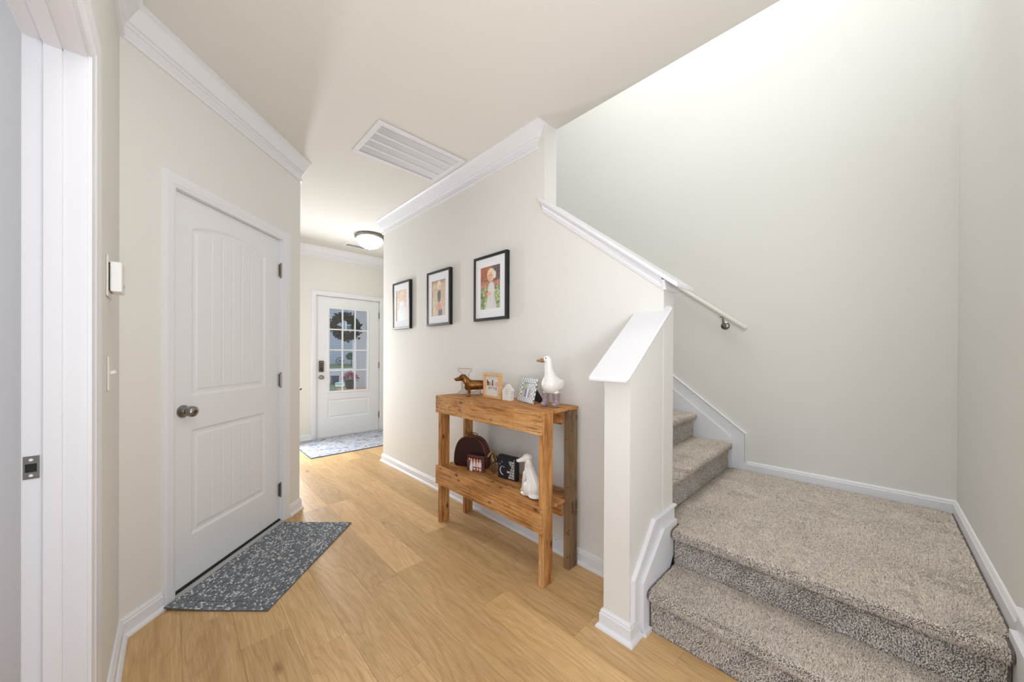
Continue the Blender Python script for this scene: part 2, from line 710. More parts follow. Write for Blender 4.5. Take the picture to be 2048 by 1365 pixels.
def text_mesh(txt, size, M4, align='LEFT', offset=0.0, extrude=0.0004, shear=0.0, space=1.0):
    cu = bpy.data.curves.new('t', 'FONT')
    cu.body = txt
    cu.size = size
    cu.align_x = align
    cu.offset = offset
    cu.extrude = extrude
    cu.shear = shear
    cu.space_character = space
    cu.resolution_u = 3
    o = bpy.data.objects.new('t', cu)
    COL.objects.link(o)
    dg = bpy.context.evaluated_depsgraph_get()
    me = bpy.data.meshes.new_from_object(o.evaluated_get(dg), depsgraph=dg)
    bpy.data.objects.remove(o)
    bpy.data.curves.remove(cu)
    me.transform(M4)
    return me


def frame3(origin, xdir, zdir=(0, 0, 1)):
    """matrix taking text XY (X = reading direction, Y = up) to a vertical face"""
    x = Vector(xdir).normalized()
    y = Vector(zdir).normalized()
    z = x.cross(y)
    m = Matrix((x, y, z)).transposed().to_4x4()
    m.translation = Vector(origin)
    return m


def painted_grid(W, Hh, nx, ny, func, mapf):
    """flat print: a fine grid whose colours come from func(u,v) arrays; mapf(a,b) -> 3-D"""
    a = np.linspace(0, 1, nx + 1)
    b = np.linspace(0, 1, ny + 1)
    vs = [mapf(x * W, y * Hh) for y in b for x in a]
    fs = [[j * (nx + 1) + i, j * (nx + 1) + i + 1, (j + 1) * (nx + 1) + i + 1, (j + 1) * (nx + 1) + i] for j in range(ny) for i in range(nx)]
    me = mesh_from(vs, fs)
    U, V = np.meshgrid(a, b)
    c = func(U.ravel(), V.ravel())
    lc = np.where(c <= 0.04045, c / 12.92, ((c + 0.055) / 1.055) ** 2.4)
    at = me.color_attributes.new('Col', 'FLOAT_COLOR', 'POINT')
    at.data.foreach_set('color', np.concatenate([lc, np.ones((len(lc), 1))], 1).astype(np.float32).ravel())
    return me


def vnoise(u, v, s, seed=0):
    r = np.random.default_rng(seed)
    g = r.random((64, 64))
    x, y = (u * s) % 63, (v * s) % 63
    i, j = x.astype(int), y.astype(int)
    fx, fy = x - i, y - j
    fx, fy = fx * fx * (3 - 2 * fx), fy * fy * (3 - 2 * fy)
    return (g[j, i] * (1 - fx) + g[j, (i + 1) % 64] * fx) * (1 - fy) + (g[(j + 1) % 64, i] * (1 - fx) + g[(j + 1) % 64, (i + 1) % 64] * fx) * fy


# ---------------------------------------------------------------- the plan of the house (metres)
H = 2.732
XW, WT = 1.728, 0.12                # hall face of the console wall, wall thickness
YE, YH, YC = 1.489, 0.718, 3.892    # end of its full height, end of the half wall, far corner
XP, YP0, YP1 = 1.397, 0.72, 0.843   # post (short pony wall beside the first steps)
XL, YG = -0.162, 2.234              # left wall and the corner where the angled wall starts
ANG = 0.7999
CA, SA = math.cos(ANG), math.sin(ANG)
DL = 1.267
XH, YHC = XL + CA * DL, YG + SA * DL  # corner where the angled wall ends
YF = 5.497                           # front wall
XS, YR = 3.09, -0.318                # stair wall, right wall
ZT = 5.3
ID = lambda a, b, c: (a, b, c)


def gmap(s, z, o):   # angled wall: s along, z up, o out of the wall into the hall
    return (XL + CA * s + SA * o, YG + SA * s - CA * o, z)


def wall_boxes(rects, mapf, d0, d1):
    bm = bmesh.new()
    for a0, b0, a1, b1 in rects:
        vs = [bm.verts.new(mapf(a, b, d)) for d in (d0, d1) for a, b in ((a0, b0), (a1, b0), (a1, b1), (a0, b1))]
        for f in ((0, 1, 2, 3), (7, 6, 5, 4), (0, 4, 5, 1), (1, 5, 6, 2), (2, 6, 7, 3), (3, 7, 4, 0)):
            bm.faces.new([vs[i] for i in f])
    return bm_mesh(bm)


def struct(name, me, mat, **kw):
    return link(name, me, mat, kind='structure', **kw)


# floor: slab with one plank object per board
floor = struct('floor', box((-3.2, -4.0, -0.30), (3.6, YF + 0.12, -0.0035)), M['deck'])
PW, PLN = 0.1745, 1.21
first = {0: 2.117, 1: 1.815, 2: 1.607, 3: 1.25, 4: 0.62, 5: 1.853, 6: 1.320, 7: 2.113, 8: 1.753, 9: 0.98, -1: 1.1, -2: 0.5}


def plank_mesh(wd, ln):
    bm = bmesh.new()
    g, t = 0.00022, 0.0035
    x0, x1, y0, y1 = g, wd - g, g, ln - g
    b = 0.0005
    lo = [(x0, y0), (x1, y0), (x1, y1), (x0, y1)]
    hi = [(x0 + b, y0 + b), (x1 - b, y0 + b), (x1 - b, y1 - b), (x0 + b, y1 - b)]
    A = [bm.verts.new((x, y, -t)) for x, y in lo]
    B = [bm.verts.new((x, y, -b)) for x, y in lo]
    Cc = [bm.verts.new((x, y, 0)) for x, y in hi]
    for P_, Q_ in ((A, B), (B, Cc)):
        for i in range(4):
            bm.faces.new([P_[i], P_[(i + 1) % 4], Q_[(i + 1) % 4], Q_[i]])
    bm.faces.new(Cc)
    return bm_mesh(bm)


def in_room(x0, y0, x1, y1):
    for i in range(7):
        for j in range(13):
            x = x0 + (x1 - x0) * i / 6
            y = y0 + (y1 - y0) * j / 12
            if y < -1.2 or y > YF:
                continue
            if y < YP0 and XL - 0.02 < x < 1.56:
                return True
            if x < XL:
                continue
            hall = x < XW and x > XL
            if hall and y > YG + (x - XL) * SA / CA and x < XH:
                hall = False
            if hall or (y > YC and XH < x < 3.3):
                return True
    return False


pmesh = {}
for kx in range(-2, 19):
    x0 = 0.030 + PW * kx
    ys = first.get(kx, (kx * 0.437) % PLN)
    y = ys - PLN * math.ceil((ys + 1.3) / PLN)
    while y < YF:
        y0, y1 = max(y, -1.3), min(y + PLN, YF)
        if y1 - y0 > 0.02 and in_room(x0, y0, x0 + PW, y1):
            key = round(y1 - y0, 4)
            if key not in pmesh:
                pmesh[key] = plank_mesh(PW, key)
            p = link('plank', pmesh[key], M['floor'] if not pmesh[key].materials else None, floor)
            p.location = (x0, y0, 0)
        y += PLN

# walls
left_rects = [(1.46, 0, YG + 0.05, H), (0.64, 2.03, 1.46, H), (0.20, 0, 0.64, H)]
wall_left = struct('wall_left', wall_boxes(left_rects, lambda a, b, d: (d, a, b), XL - 0.105, XL), M['wall'])
S0, S1, ZD = 0.2449, 0.2449 + 0.813, 2.044
wall_diag = struct('wall_angled', wall_boxes([(-0.04, 0, S0 - 0.004, H), (S0 - 0.004, ZD + 0.004, S1 + 0.004, H), (S1 + 0.004, 0, DL, H)], gmap, -0.115, 0), M['wall'])
wall_hall = struct('wall_hall', wall_boxes([(YHC, 0, 3.33, H), (3.33, 2.05, 4.14, H), (4.14, 0, YF, H)], lambda a, b, d: (d, a, b), XH - 0.115, XH), M['wall'])
FX0, FX1 = 1.4646, 2.3786
wall_front = struct('wall_front', wall_boxes([(XH - 0.115, 0, FX0 - 0.004, H), (FX0 - 0.004, ZD + 0.004, FX1 + 0.004, H), (FX1 + 0.004, 0, 3.42, H)], lambda a, b, d: (a, d, b), YF, YF + 0.14), M['wall'])
wall_foyer = struct('wall_foyer', box((3.3, YC, 0), (3.42, YF, H)), M['wall'])
# console wall: full height, then a half wall whose top slopes with the stairs
SL = 0.7726


def trimz(y):
    return 2.135 + SL * (y - 1.483)


cw = [(YH, 0), (YC, 0), (YC, ZT), (YE, ZT), (YE, trimz(YE) + 0.05), (YH, trimz(YH) + 0.05)]
wall_console = struct('wall_console', prism(cw, lambda a, b, d: (d, a, b), XW, XW + WT), M['wall'])
wall_foyer_side = struct('wall_foyer_side', box((XW + 0.002, YC - 0.115, 0), (3.42, YC, H)), M['wall'])
# post wall beside the first two steps
PS = 0.755


def capz(x):
    return 1.135 + PS * (x - 1.318)


pw = [(XP, 0), (XW, 0), (XW, capz(XW) - 0.03), (XP, capz(XP) - 0.03)]
wall_post = struct('wall_post', prism(pw, lambda a, b, d: (a, d, b), YP0, YP1), M['wall'])
wall_stair = struct('wall_stair', box((XS, YR - 0.12, 0), (XS + 0.12, YC, ZT)), M['wall'])
wall_right = struct('wall_right', box((1.36, YR - 0.12, 0), (XS, YR, ZT)), M['wall'])
# ceiling of the hall: everything left of the stair opening
bm = bmesh.new()
add_box(bm, (-3.2, -4.0, H), (XW + WT, YF + 0.12, H + 0.3))
add_box(bm, (XW + WT, YC - 0.1, H), (3.42, YF + 0.12, H + 0.3))
ceiling = struct('ceiling', bm_mesh(bm), M['ceiling'])
ceil_up = struct('ceiling_upper', box((-3.2, YR - 0.12, ZT), (XS + 0.12, YF, ZT + 0.1)), M['ceiling'])

# ---------------------------------------------------------------- crown, baseboards
CROWN = [(0, -0.158), (0.013, -0.158), (0.016, -0.150), (0.014, -0.142), (0.009, -0.139), (0.009, -0.103), (0.016, -0.100), (0.020, -0.094),
         (0.018, -0.088), (0.026, -0.084), (0.034, -0.068), (0.046, -0.044), (0.056, -0.026), (0.063, -0.018), (0.070, -0.012), (0.070, 0.0), (0, 0)]
cmap = lambda x, y, b: (x, y, H - 0.0005 + b)
struct('trim_1', sweep([(XL, 0.2), (XL, YG), (XH, YHC), (XH, YF), (3.3, YF), (3.3, YC)], CROWN, cmap, left=-1), M['white'])
struct('trim_2', sweep([(XW + 0.03, YE + 0.069), (XW, YE + 0.069), (XW, YC), (3.3, YC)], CROWN, cmap, left=1), M['white'])
BASE = [(0, 0), (0.027, 0), (0.027, 0.006), (0.024, 0.013), (0.018, 0.019), (0.014, 0.020), (0.014, 0.064), (0.010, 0.070), (0.011, 0.075), (0.006, 0.084), (0, 0.085)]
fmap = lambda x, y, b: (x, y, b)
gp = lambda s: gmap(s, 0, 0)[:2]
CW = 0.062     # casing width
struct('baseboard_left', sweep([(XL, 1.464 + CW * 1.32 + 0.001), (XL, YG), gp(S0 - CW - 0.004)], BASE, fmap, left=-1), M['white'])
struct('baseboard_angled', sweep([gp(S1 + CW + 0.004), (XH, YHC), (XH, 3.26)], BASE, fmap, left=-1), M['white'])
struct('baseboard_hall', sweep([(XH, 4.21), (XH, YF), (FX0 - CW - 0.004, YF)], BASE, fmap, left=-1), M['white'])
struct('baseboard_foyer', sweep([(FX1 + CW + 0.004, YF), (3.3, YF), (3.3, YC), (XW, YC), (XW, YP1), (XP, YP1), (XP, YP0), (XP + 0.075, YP0)], BASE, fmap, left=-1), M['white'])

# door casings
CAS = [(-0.002, 0.0), (-0.002, 0.007), (0.004, 0.009), (0.012, 0.010), (0.016, 0.013), (0.022, 0.0125), (0.040, 0.016), (0.054, 0.018), (0.060, 0.016), (CW, 0.0)]


def casing_path(a0, a1, z):
    return [(a1, 0), (a1, z), (a0, z), (a0, 0)]


# ---------------------------------------------------------------- doors


def coords(lo, hi, step, refine):
    xs = set(np.round(np.linspace(lo, hi, max(2, int((hi - lo) / step) + 1)), 5))
    for c, r, st in refine:
        xs |= {round(float(x), 5) for x in np.arange(c - r, c + r + 1e-9, st) if lo < x < hi}
    xs = sorted(xs)
    out = [xs[0]]
    for x in xs[1:]:
        if x - out[-1] > 0.0009:
            out.append(x)
    out[-1] = xs[-1]
    return np.array(out)


def slab_mesh(Wd, Hd, xs, zs, depth, holes, mapf, th=0.044):
    """moulded door leaf: front face is a height field, with back, edges and glazing holes"""
    U, V = np.meshgrid(xs, zs)
    D = depth(U, V)
    nx, nz = len(xs), len(zs)
    bm = bmesh.new()
    F = [[bm.verts.new(mapf(xs[i], zs[j], -D[j, i])) for i in range(nx)] for j in range(nz)]

    def in_hole(x, z):
        return any(a0 < x < a1 and b0 < z < b1 for a0, b0, a1, b1 in holes)
    for j in range(nz - 1):
        for i in range(nx - 1):
            if not in_hole((xs[i] + xs[i + 1]) / 2, (zs[j] + zs[j + 1]) / 2):
                bm.faces.new([F[j][i], F[j][i + 1], F[j + 1][i + 1], F[j + 1][i]])
    be = [e for e in bm.edges if e.is_boundary]
    g = bmesh.ops.extrude_edge_only(bm, edges=be)
    ov = Vector(mapf(0, 0, -th)) - Vector(mapf(0, 0, 0))
    for v in [x for x in g['geom'] if isinstance(x, bmesh.types.BMVert)]:
        v.co += ov
    return bm_mesh(bm, sm=35, recalc=False)


def sstep(a, b, x):
    t = np.clip((x - a) / (b - a), 0, 1)
    return t * t * (3 - 2 * t)


def moulding(d):
    """panel relief as a function of the distance inside the panel edge"""
    return 0.008 * sstep(0.0, 0.014, d) - 0.0045 * sstep(0.028, 0.040, d)


# garage entry door in the angled wall
dw, dh, z0 = 0.813, 2.032, 0.012
OFS = -0.0257
pa0, pa1 = 0.120, 0.675
za0, za1, zb0, zb1 = 0.985, 1.872, 0.248, 0.808


def door_depth(U, V):
    mid = (pa0 + pa1) / 2
    hw = (pa1 - pa0) / 2
    rise = 0.055
    R = (hw * hw + rise * rise) / (2 * rise)
    top = za1 - (R - rise) + np.sqrt(np.maximum(R * R - (U - mid) ** 2, 0))
    d1 = np.minimum.reduce([U - pa0, pa1 - U, V - za0, top - V])
    d2 = np.minimum.reduce([U - pa0, pa1 - U, V - zb0, zb1 - V])
    dd = np.maximum(d1, d2)
    r = moulding(dd)
    for gx in GRV:
        r = r + np.where(dd > 0.041, 0.0028 * np.clip(1 - np.abs(U - gx) / 0.0035, 0, 1), 0)
    return r


GRV = [0.250, 0.324, 0.398, 0.472, 0.546]
xs = coords(0, dw, 0.02, [(pa0 + 0.02, 0.024, 0.003), (pa1 - 0.02, 0.024, 0.003)] + [(g, 0.004, 0.00175) for g in GRV])
zs = coords(0, dh, 0.03, [(za0 + 0.02, 0.024, 0.003), (zb0 + 0.02, 0.024, 0.003), (zb1 - 0.02, 0.024, 0.003), (za1 + 0.01, 0.07, 0.003)])
dmap = lambda a, b, o: gmap(S0 + a, z0 + b, OFS + o)
door1 = struct('door_1', slab_mesh(dw, dh, xs, zs, door_depth, [], dmap), M['door'])
link('door_casing', sweep(casing_path(S0 - 0.004, S1 + 0.004, ZD + 0.004), CAS, gmap, left=-1), M['white'], door1)
jb = bmesh.new()
for a0, b0, a1, b1 in ((S0 - 0.004, 0, S0 - 0.001, ZD + 0.003), (S1 + 0.001, 0, S1 + 0.004, ZD + 0.003), (S0 - 0.004, ZD + 0.002, S1 + 0.004, ZD + 0.004)):
    vs = [jb.verts.new(gmap(a, b, d)) for d in (-0.115, 0) for a, b in ((a0, b0), (a1, b0), (a1, b1), (a0, b1))]
    for f in ((0, 1, 2, 3), (7, 6, 5, 4), (0, 4, 5, 1), (1, 5, 6, 2), (2, 6, 7, 3), (3, 7, 4, 0)):
        jb.faces.new([vs[i] for i in f])
link('door_jamb', bm_mesh(jb), M['white'], door1)
link('threshold', prism([(S0, 0), (S1, 0), (S1, 0.009), (S0, 0.009)], gmap, -0.10, 0.022), M['grey_frame'], door1)
link('weather_strip', prism([(S0, 0.009), (S1, 0.009), (S1, 0.019), (S0, 0.019)], gmap, -0.0255, -0.012), M['rubber'], door1)
link('door_backing', prism([(S0 - 0.004, 0), (S1 + 0.004, 0), (S1 + 0.004, ZD), (S0 - 0.004, ZD)], gmap, -0.13, -0.116), M['dark'], door1)


def knob_profile(k=1.0):
    return [(0.0, 0), (0.033 * k, 0), (0.033 * k, 0.004), (0.030 * k, 0.009), (0.016 * k, 0.013), (0.0125 * k, 0.016), (0.0125 * k, 0.026), (0.018 * k, 0.031),
            (0.0265 * k, 0.040), (0.0285 * k, 0.050), (0.026 * k, 0.060), (0.018 * k, 0.067), (0.009 * k, 0.069), (0.008 * k, 0.067), (0.0, 0.067)]


def to_wall(me, origin, normal):
    n = Vector(normal).normalized()
    x = Vector((0, 0, 1)).cross(n).normalized()
    y = n.cross(x)
    m = Matrix((x, y, n)).transposed().to_4x4()
    m.translation = Vector(origin)
    me.transform(m)
    return me


ND = (SA, -CA, 0)
kn = link('door_knob', to_wall(lathe(knob_profile(), 40), dmap(0.070, 0.912, 0.0), ND), M['nickel'], door1, label='brushed nickel door knob with keyhole')
link('key_cylinder', to_wall(lathe([(0, 0.0), (0.0075, 0.0), (0.0075, 0.004), (0.005, 0.005), (0, 0.005)], 20), dmap(0.070, 0.912, 0.066), ND), M['darkmetal'], kn)


def hinge_mesh(org, n, along):
    bm = bmesh.new()
    for i in range(3):
        a = -0.044 + i * 0.0295
        bmesh.ops.create_cone(bm, cap_ends=True, segments=14, radius1=0.0078, radius2=0.0078, depth=0.0285, matrix=Matrix.Translation((0, 0, a + 0.014)))
    for zz in (-0.049, 0.049):
        bmesh.ops.create_uvsphere(bm, u_segments=10, v_segments=6, radius=0.0078, matrix=Matrix.Translation((0, 0, zz)))
    add_box(bm, (-0.014, -0.008, -0.044), (0.014, -0.004, 0.044))
    me = bm_mesh(bm, sm=40)
    x = Vector(along).normalized()
    y = Vector(n).normalized()
    m = Matrix((x, y, Vector((0, 0, 1)))).transposed().to_4x4()
    m.translation = Vector(org)
    me.transform(m)
    return me


for zz in (1.825, 1.03, 0.232):
    link('hinge', hinge_mesh(gmap(S1 + 0.002, zz, OFS + 0.014), ND, (CA, SA, 0)), M['nickel'], door1)

# front door with twelve panes
fw, fh = 0.914, 2.032
fy = YF + 0.02
gx0, gx1, gz0, gz1 = 1.645 - FX0, 2.187 - FX0, 0.667 - z0, 1.873 - z0
lp = (0.155, 0.255, 0.752, 0.535)


def fdepth(U, V):
    dd = np.minimum.reduce([U - lp[0], lp[2] - U, V - lp[1], lp[3] - V])
    r = moulding(dd)
    dg = np.minimum.reduce([U - (gx0 - 0.035), gx1 + 0.035 - U, V - (gz0 - 0.035), gz1 + 0.035 - V])
    return r - 0.007 * sstep(0.0, 0.006, dg) + 0.004 * sstep(0.022, 0.034, dg)


xs = coords(0, fw, 0.05, [(lp[0] + 0.02, 0.024, 0.003), (lp[2] - 0.02, 0.024, 0.003), (gx0 - 0.02, 0.02, 0.003), (gx1 + 0.02, 0.02, 0.003)])
xs = np.array(sorted(set(xs) - {x for x in xs if min(abs(x - gx0), abs(x - gx1)) < 0.002} | {gx0, gx1}))
zs = coords(0, fh, 0.05, [(lp[1] + 0.02, 0.024, 0.003), (lp[3] - 0.02, 0.024, 0.003), (gz0 - 0.02, 0.02, 0.003), (gz1 + 0.02, 0.02, 0.003)])
zs = np.array(sorted(set(zs) - {x for x in zs if min(abs(x - gz0), abs(x - gz1)) < 0.002} | {gz0, gz1}))
fmap3 = lambda a, b, o: (FX0 + a, fy - o, z0 + b)
door2 = struct('door_2', slab_mesh(fw, fh, xs, zs, fdepth, [(gx0, gz0, gx1, gz1)], fmap3), M['door'])
pwid, phei = (gx1 - gx0) / 3, (gz1 - gz0) / 4
for i in range(1, 3):
    a = gx0 + pwid * i
    link('muntin', prism([(a - 0.009, gz0), (a + 0.009, gz0), (a + 0.009, gz1), (a - 0.009, gz1)], fmap3, -0.03, 0.0), M['white'], door2)
for j in range(1, 4):
    b = gz0 + phei * j
    link('muntin', prism([(gx0, b - 0.009), (gx1, b - 0.009), (gx1, b + 0.009), (gx0, b + 0.009)], fmap3, -0.0295, 0.0005), M['white'], door2)
for i in range(3):
    for j in range(4):
        a0, b0 = gx0 + pwid * i + 0.009 * (i > 0), gz0 + phei * j + 0.009 * (j > 0)
        a1, b1 = gx0 + pwid * (i + 1) - 0.009 * (i < 2), gz0 + phei * (j + 1) - 0.009 * (j < 3)
        link('pane', prism([(a0, b0), (a1, b0), (a1, b1), (a0, b1)], fmap3, -0.018, -0.014), M['glass'], door2)
wmap = lambda a, b, o: (a, YF - o, b)
link('door_casing', sweep(casing_path(FX0 - 0.004, FX1 + 0.004, ZD + 0.004), CAS, wmap, left=-1), M['white'], door2)
link('threshold', box((FX0, YF - 0.005, 0.0), (FX1, YF + 0.14, 0.010)), M['white'], door2)
link('weather_strip', box((FX0, fy + 0.004, 0.0102), (FX1, fy + 0.04, 0.0135)), M['rubber'], door2)
NF = (0, -1, 0)
lk = link('keypad_lock', box((FX0 + 0.037, fy - 0.024, 0.952), (FX0 + 0.099, fy, 1.112), 0.006), M['darkmetal'], door2, label='dark keypad deadbolt lock')
link('thumb_turn', box((FX0 + 0.060, fy - 0.042, 0.975), (FX0 + 0.076, fy - 0.024, 1.012), 0.003), M['black'], lk)
link('lock_badge', box((FX0 + 0.052, fy - 0.0255, 1.088), (FX0 + 0.084, fy - 0.024, 1.097)), M['nickel'], lk)
link('door_knob', to_wall(lathe(knob_profile(), 32), (FX0 + 0.068, fy, 0.877), NF), M['nickel'], door2)
link('latch_plate', box((FX0 - 0.0035, fy - 0.004, 0.85), (FX0 - 0.0005, fy + 0.03, 0.905)), M['darkmetal'], door2)
for zz in (1.825, 1.035, 0.245):
    link('hinge', hinge_mesh((FX1 + 0.002, fy - 0.012, zz), NF, (1, 0, 0)), M['nickel'], door2)

# doorway in the left wall: jamb, stop, head, casing, strike plate
jm = bmesh.new()
JX0, JX1 = XL - 0.105, XL
for lo, hi in (((JX0, 1.4585, 0), (JX1, 1.4602, 2.03)), ((JX0 + 0.034, 1.447, 0), (JX0 + 0.064, 1.4585, 2.010)),
               ((JX0, 0.64, 2.012), (JX1, 1.4584, 2.0302)), ((JX0 + 0.034, 0.66, 2.001), (JX0 + 0.064, 1.4584, 2.012)), ((JX0, 0.6398, 0), (JX1, 0.645, 2.03))):
    add_box(jm, lo, hi, 0.0015)
door3 = struct('door_3', bm_mesh(jm), M['white'])
lmap = lambda a, b, o: (XL + o, a, b)
link('door_casing', sweep(casing_path(0.636, 1.464, 2.022), [(a * 1.32, b) for a, b in CAS], lmap, left=-1), M['white'], door3)
sp = bmesh.new()
sx0, sx1 = JX0 + 0.003, JX0 + 0.028
yj = 1.4583
for lo, hi in (((sx0, yj - 0.0018, 0.913), (sx1, yj, 0.930)), ((sx0, yj - 0.0018, 0.951), (sx1, yj, 0.970)), ((sx0 + 0.021, yj - 0.0018, 0.930), (sx1, yj, 0.951)), ((sx0, yj - 0.0018, 0.930), (sx0 + 0.003, yj, 0.951))):
    add_box(sp, lo, hi)
stp = link('strike_plate', bm_mesh(sp), M['nickel'], door3, label='nickel strike plate set in the white jamb')
link('latch_hole', box((sx0 + 0.003, yj - 0.0008, 0.930), (sx0 + 0.021, yj - 0.0002, 0.951)), M['rubber'], stp)
for zz in (0.9215, 0.9605):
    link('screw', to_wall(lathe([(0, 0), (0.0036, 0), (0.003, 0.0012), (0, 0.0014)], 14), (sx0 + 0.012, yj - 0.0018, zz), (0, -1, 0)), M['plastic'], stp)
# the small white room seen through that doorway
cl = bpy.data.lights.new('closet_fill', 'POINT')  # added fill light, brightens the room beyond the doorway
cl.energy = 4
cl.shadow_soft_size = 0.1
co_ = bpy.data.objects.new('closet_fill', cl)
COL.objects.link(co_)
co_.location = (-1.3, 1.2, 2.4)
struct('wall_closet', wall_boxes([(-3.2, 0, XL - 0.105, H)], lambda a, b, d: (a, d, b), 2.05, 2.15), M['white'])

struct('wall_closet_near', wall_boxes([(-3.2, 0, XL - 0.105, H)], lambda a, b, d: (a, d, b), 0.10, 0.20), M['white'])  # unseen near wall, added to keep stray light off the jamb
# door on the hidden side of the hall: only its lever sticks out past the corner
door4 = struct('door_4', box((XH - 0.06, 3.332, z0), (XH - 0.016, 4.138, 2.044), 0.002), M['door'])
hmap = lambda a, b, o: (XH + o, a, b)
link('door_casing', sweep(casing_path(3.33, 4.14, 2.048), CAS, hmap, left=-1), M['white'], door4)
lev = link('door_lever', tube([(XH - 0.016, 3.40, 0.918), (XH + 0.055, 3.40, 0.918), (XH + 0.066, 3.405, 0.918), (XH + 0.069, 3.42, 0.919), (XH + 0.066, 3.50, 0.922)], [0.011, 0.011, 0.011, 0.010, 0.008], 12), M['nickel'], door4)
link('rosette', to_wall(lathe([(0, 0), (0.031, 0), (0.031, 0.004), (0.026, 0.010), (0, 0.010)], 28), (XH - 0.016, 3.40, 0.918), (1, 0, 0)), M['nickel'], lev)

# ---------------------------------------------------------------- caps, skirts
# sloping cap on the half wall
u = Vector((0, 1, SL)).normalized()
capT = lambda y: 2.217 + SL * (y - 1.483)


def slope_bar(y0, y1, x0, x1, dz0, dz1, plumb=True):
    """bar following the stair slope; dz measured down from the cap's top line"""
    vs = []
    for y in (y0, y1):
        for x, d in ((x0, dz0), (x1, dz0), (x1, dz1), (x0, dz1)):
            vs.append((x, y, capT(y) - d))
    return vs


bm = bmesh.new()


def add_hexa(bm, vs):
    b = [bm.verts.new(v) for v in vs]
    for f in ((0, 1, 2, 3), (7, 6, 5, 4), (0, 4, 5, 1), (1, 5, 6, 2), (2, 6, 7, 3), (3, 7, 4, 0)):
        bm.faces.new([b[i] for i in f])


add_hexa(bm, slope_bar(0.637, YE - 0.001, XW - 0.048, XW + WT + 0.048, 0.0, 0.022))
bmesh.ops.bevel(bm, geom=[e for e in bm.edges], offset=0.004, segments=2, affect='EDGES')
add_hexa(bm, slope_bar(YE - 0.004, YE + 0.012, XW - 0.048, XW - 0.001, 0.0, 0.022))
cap1 = struct('trim_3', bm_mesh(bm, sm=40), M['white'])
TR = [(0, 0), (0.034, 0), (0.033, -0.006), (0.026, -0.010), (0.018, -0.020), (0.014, -0.028), (0.011, -0.032), (0.011, -0.048), (0.008, -0.052), (0.008, -0.058), (0, -0.058)]


def slope_prof(prof, y0, y1, xface, sgn):
    k = len(prof)
    vs = [(xface + sgn * a, y, capT(y) - 0.0225 + b) for y in (y0, y1) for a, b in prof]
    fs = [[t, (t + 1) % k, k + (t + 1) % k, k + t] for t in range(k)] + [list(range(k)), list(range(2 * k - 1, k - 1, -1))]
    bm = bmesh.new()
    bv = [bm.verts.new(v) for v in vs]
    for f in fs:
        bm.faces.new([bv[i] for i in f])
    return bm_mesh(bm, sm=30)


link('cap_moulding', slope_prof(TR, YH - 0.001, YE + 0.008, XW, -1), M['white'], cap1)
link('cap_moulding', slope_prof(TR, YH - 0.001, YE + 0.008, XW + WT, 1), M['white'], cap1)
link('cap_moulding', prism([(XW - 0.0325, -0.013), (XW + WT + 0.0325, -0.013), (XW + WT + 0.009, -0.0585), (XW - 0.009, -0.0585)], lambda a, b, d: (a, d, capT(YH) - 0.0235 + b), YH - 0.0155, YH - 0.0016), M['white'], cap1)
# cap on the post wall
bm = bmesh.new()
vs = []
for x in (1.313, 1.768):
    for y, d in ((0.688, 0.0), (0.878, 0.0), (0.878, 0.024), (0.688, 0.024)):
        vs.append((x, y, capz(x) - d))
b = [bm.verts.new(v) for v in vs]
for f in ((0, 1, 2, 3), (7, 6, 5, 4), (0, 4, 5, 1), (1, 5, 6, 2), (2, 6, 7, 3), (3, 7, 4, 0)):
    bm.faces.new([b[i] for i in f])
bmesh.ops.bevel(bm, geom=[e for e in bm.edges], offset=0.009, segments=3, affect='EDGES')
cap2 = struct('trim_4', bm_mesh(bm, sm=40), M['white'])
TR2 = [(0, 0), (0.016, 0), (0.015, -0.006), (0.009, -0.012), (0.006, -0.020), (0, -0.022)]
for yface, sg in ((YP0, -1), (YP1, 1)):
    k = len(TR2)
    x1 = XW + 0.02 if sg < 0 else XW
    vs = [(x, yface + sg * a, capz(x) - 0.0245 + b) for x in (XP - 0.016, x1) for a, b in TR2]
    fs = [[t, (t + 1) % k, k + (t + 1) % k, k + t] for t in range(k)] + [list(range(k)), list(range(2 * k - 1, k - 1, -1))]
    link('cap_moulding', mesh_from(vs, fs), M['white'], cap2)
link('cap_moulding', prism([(YP0 - 0.016, 0.0), (YP1 + 0.016, 0.0), (YP1 + 0.005, -0.024), (YP0 - 0.005, -0.024)], lambda a, b, d: (d, a, capz(XP - 0.014) - 0.0245 + b), XP - 0.015, XP), M['white'], cap2)

# skirt boards beside the first steps (pony wall side and right wall side)
Z1, Z2 = 0.183, 0.362
NX1, NX2 = 1.505, 1.762       # nosing fronts of the first tread and of the landing


def skirt(y0, y1, name):
    o = struct(name, prism([(XP + 0.0140, 0.0), (XP + 0.0140, 0.261), (1.613, 0.4595), (XW + WT + 0.001, 0.4595), (XW + WT + 0.001, 0.30), (1.60, 0.0)], lambda a, b, d: (a, d, b), y0, y0 + (y1 - y0) * 0.45), M['white'])
    dirn = 1 if y1 < y0 else -1
    prof = [(0, 0), (0.0, 0.017), (0.005, 0.019), (0.009, 0.013), (0.013, 0.015), (0.019, 0.009), (0.019, 0)]
    path = [(XP + 0.012, 0.087), (XP + 0.012, 0.262), (1.612, 0.462), (XW + WT + 0.012, 0.462)]
    link('skirt_moulding', sweep(path, prof, lambda a, b, h: (a, y0 - dirn * h, b), left=-1), M['white'], o)
    link('stringer_board', prism([(1.478, 0.0), (1.478, 0.226), (1.695, 0.392), (XW + WT, 0.392), (XW + WT, 0.28), (1.60, 0.0)], lambda a, b, d: (a, d, b), y0, y1), M['white'], o)
    return o


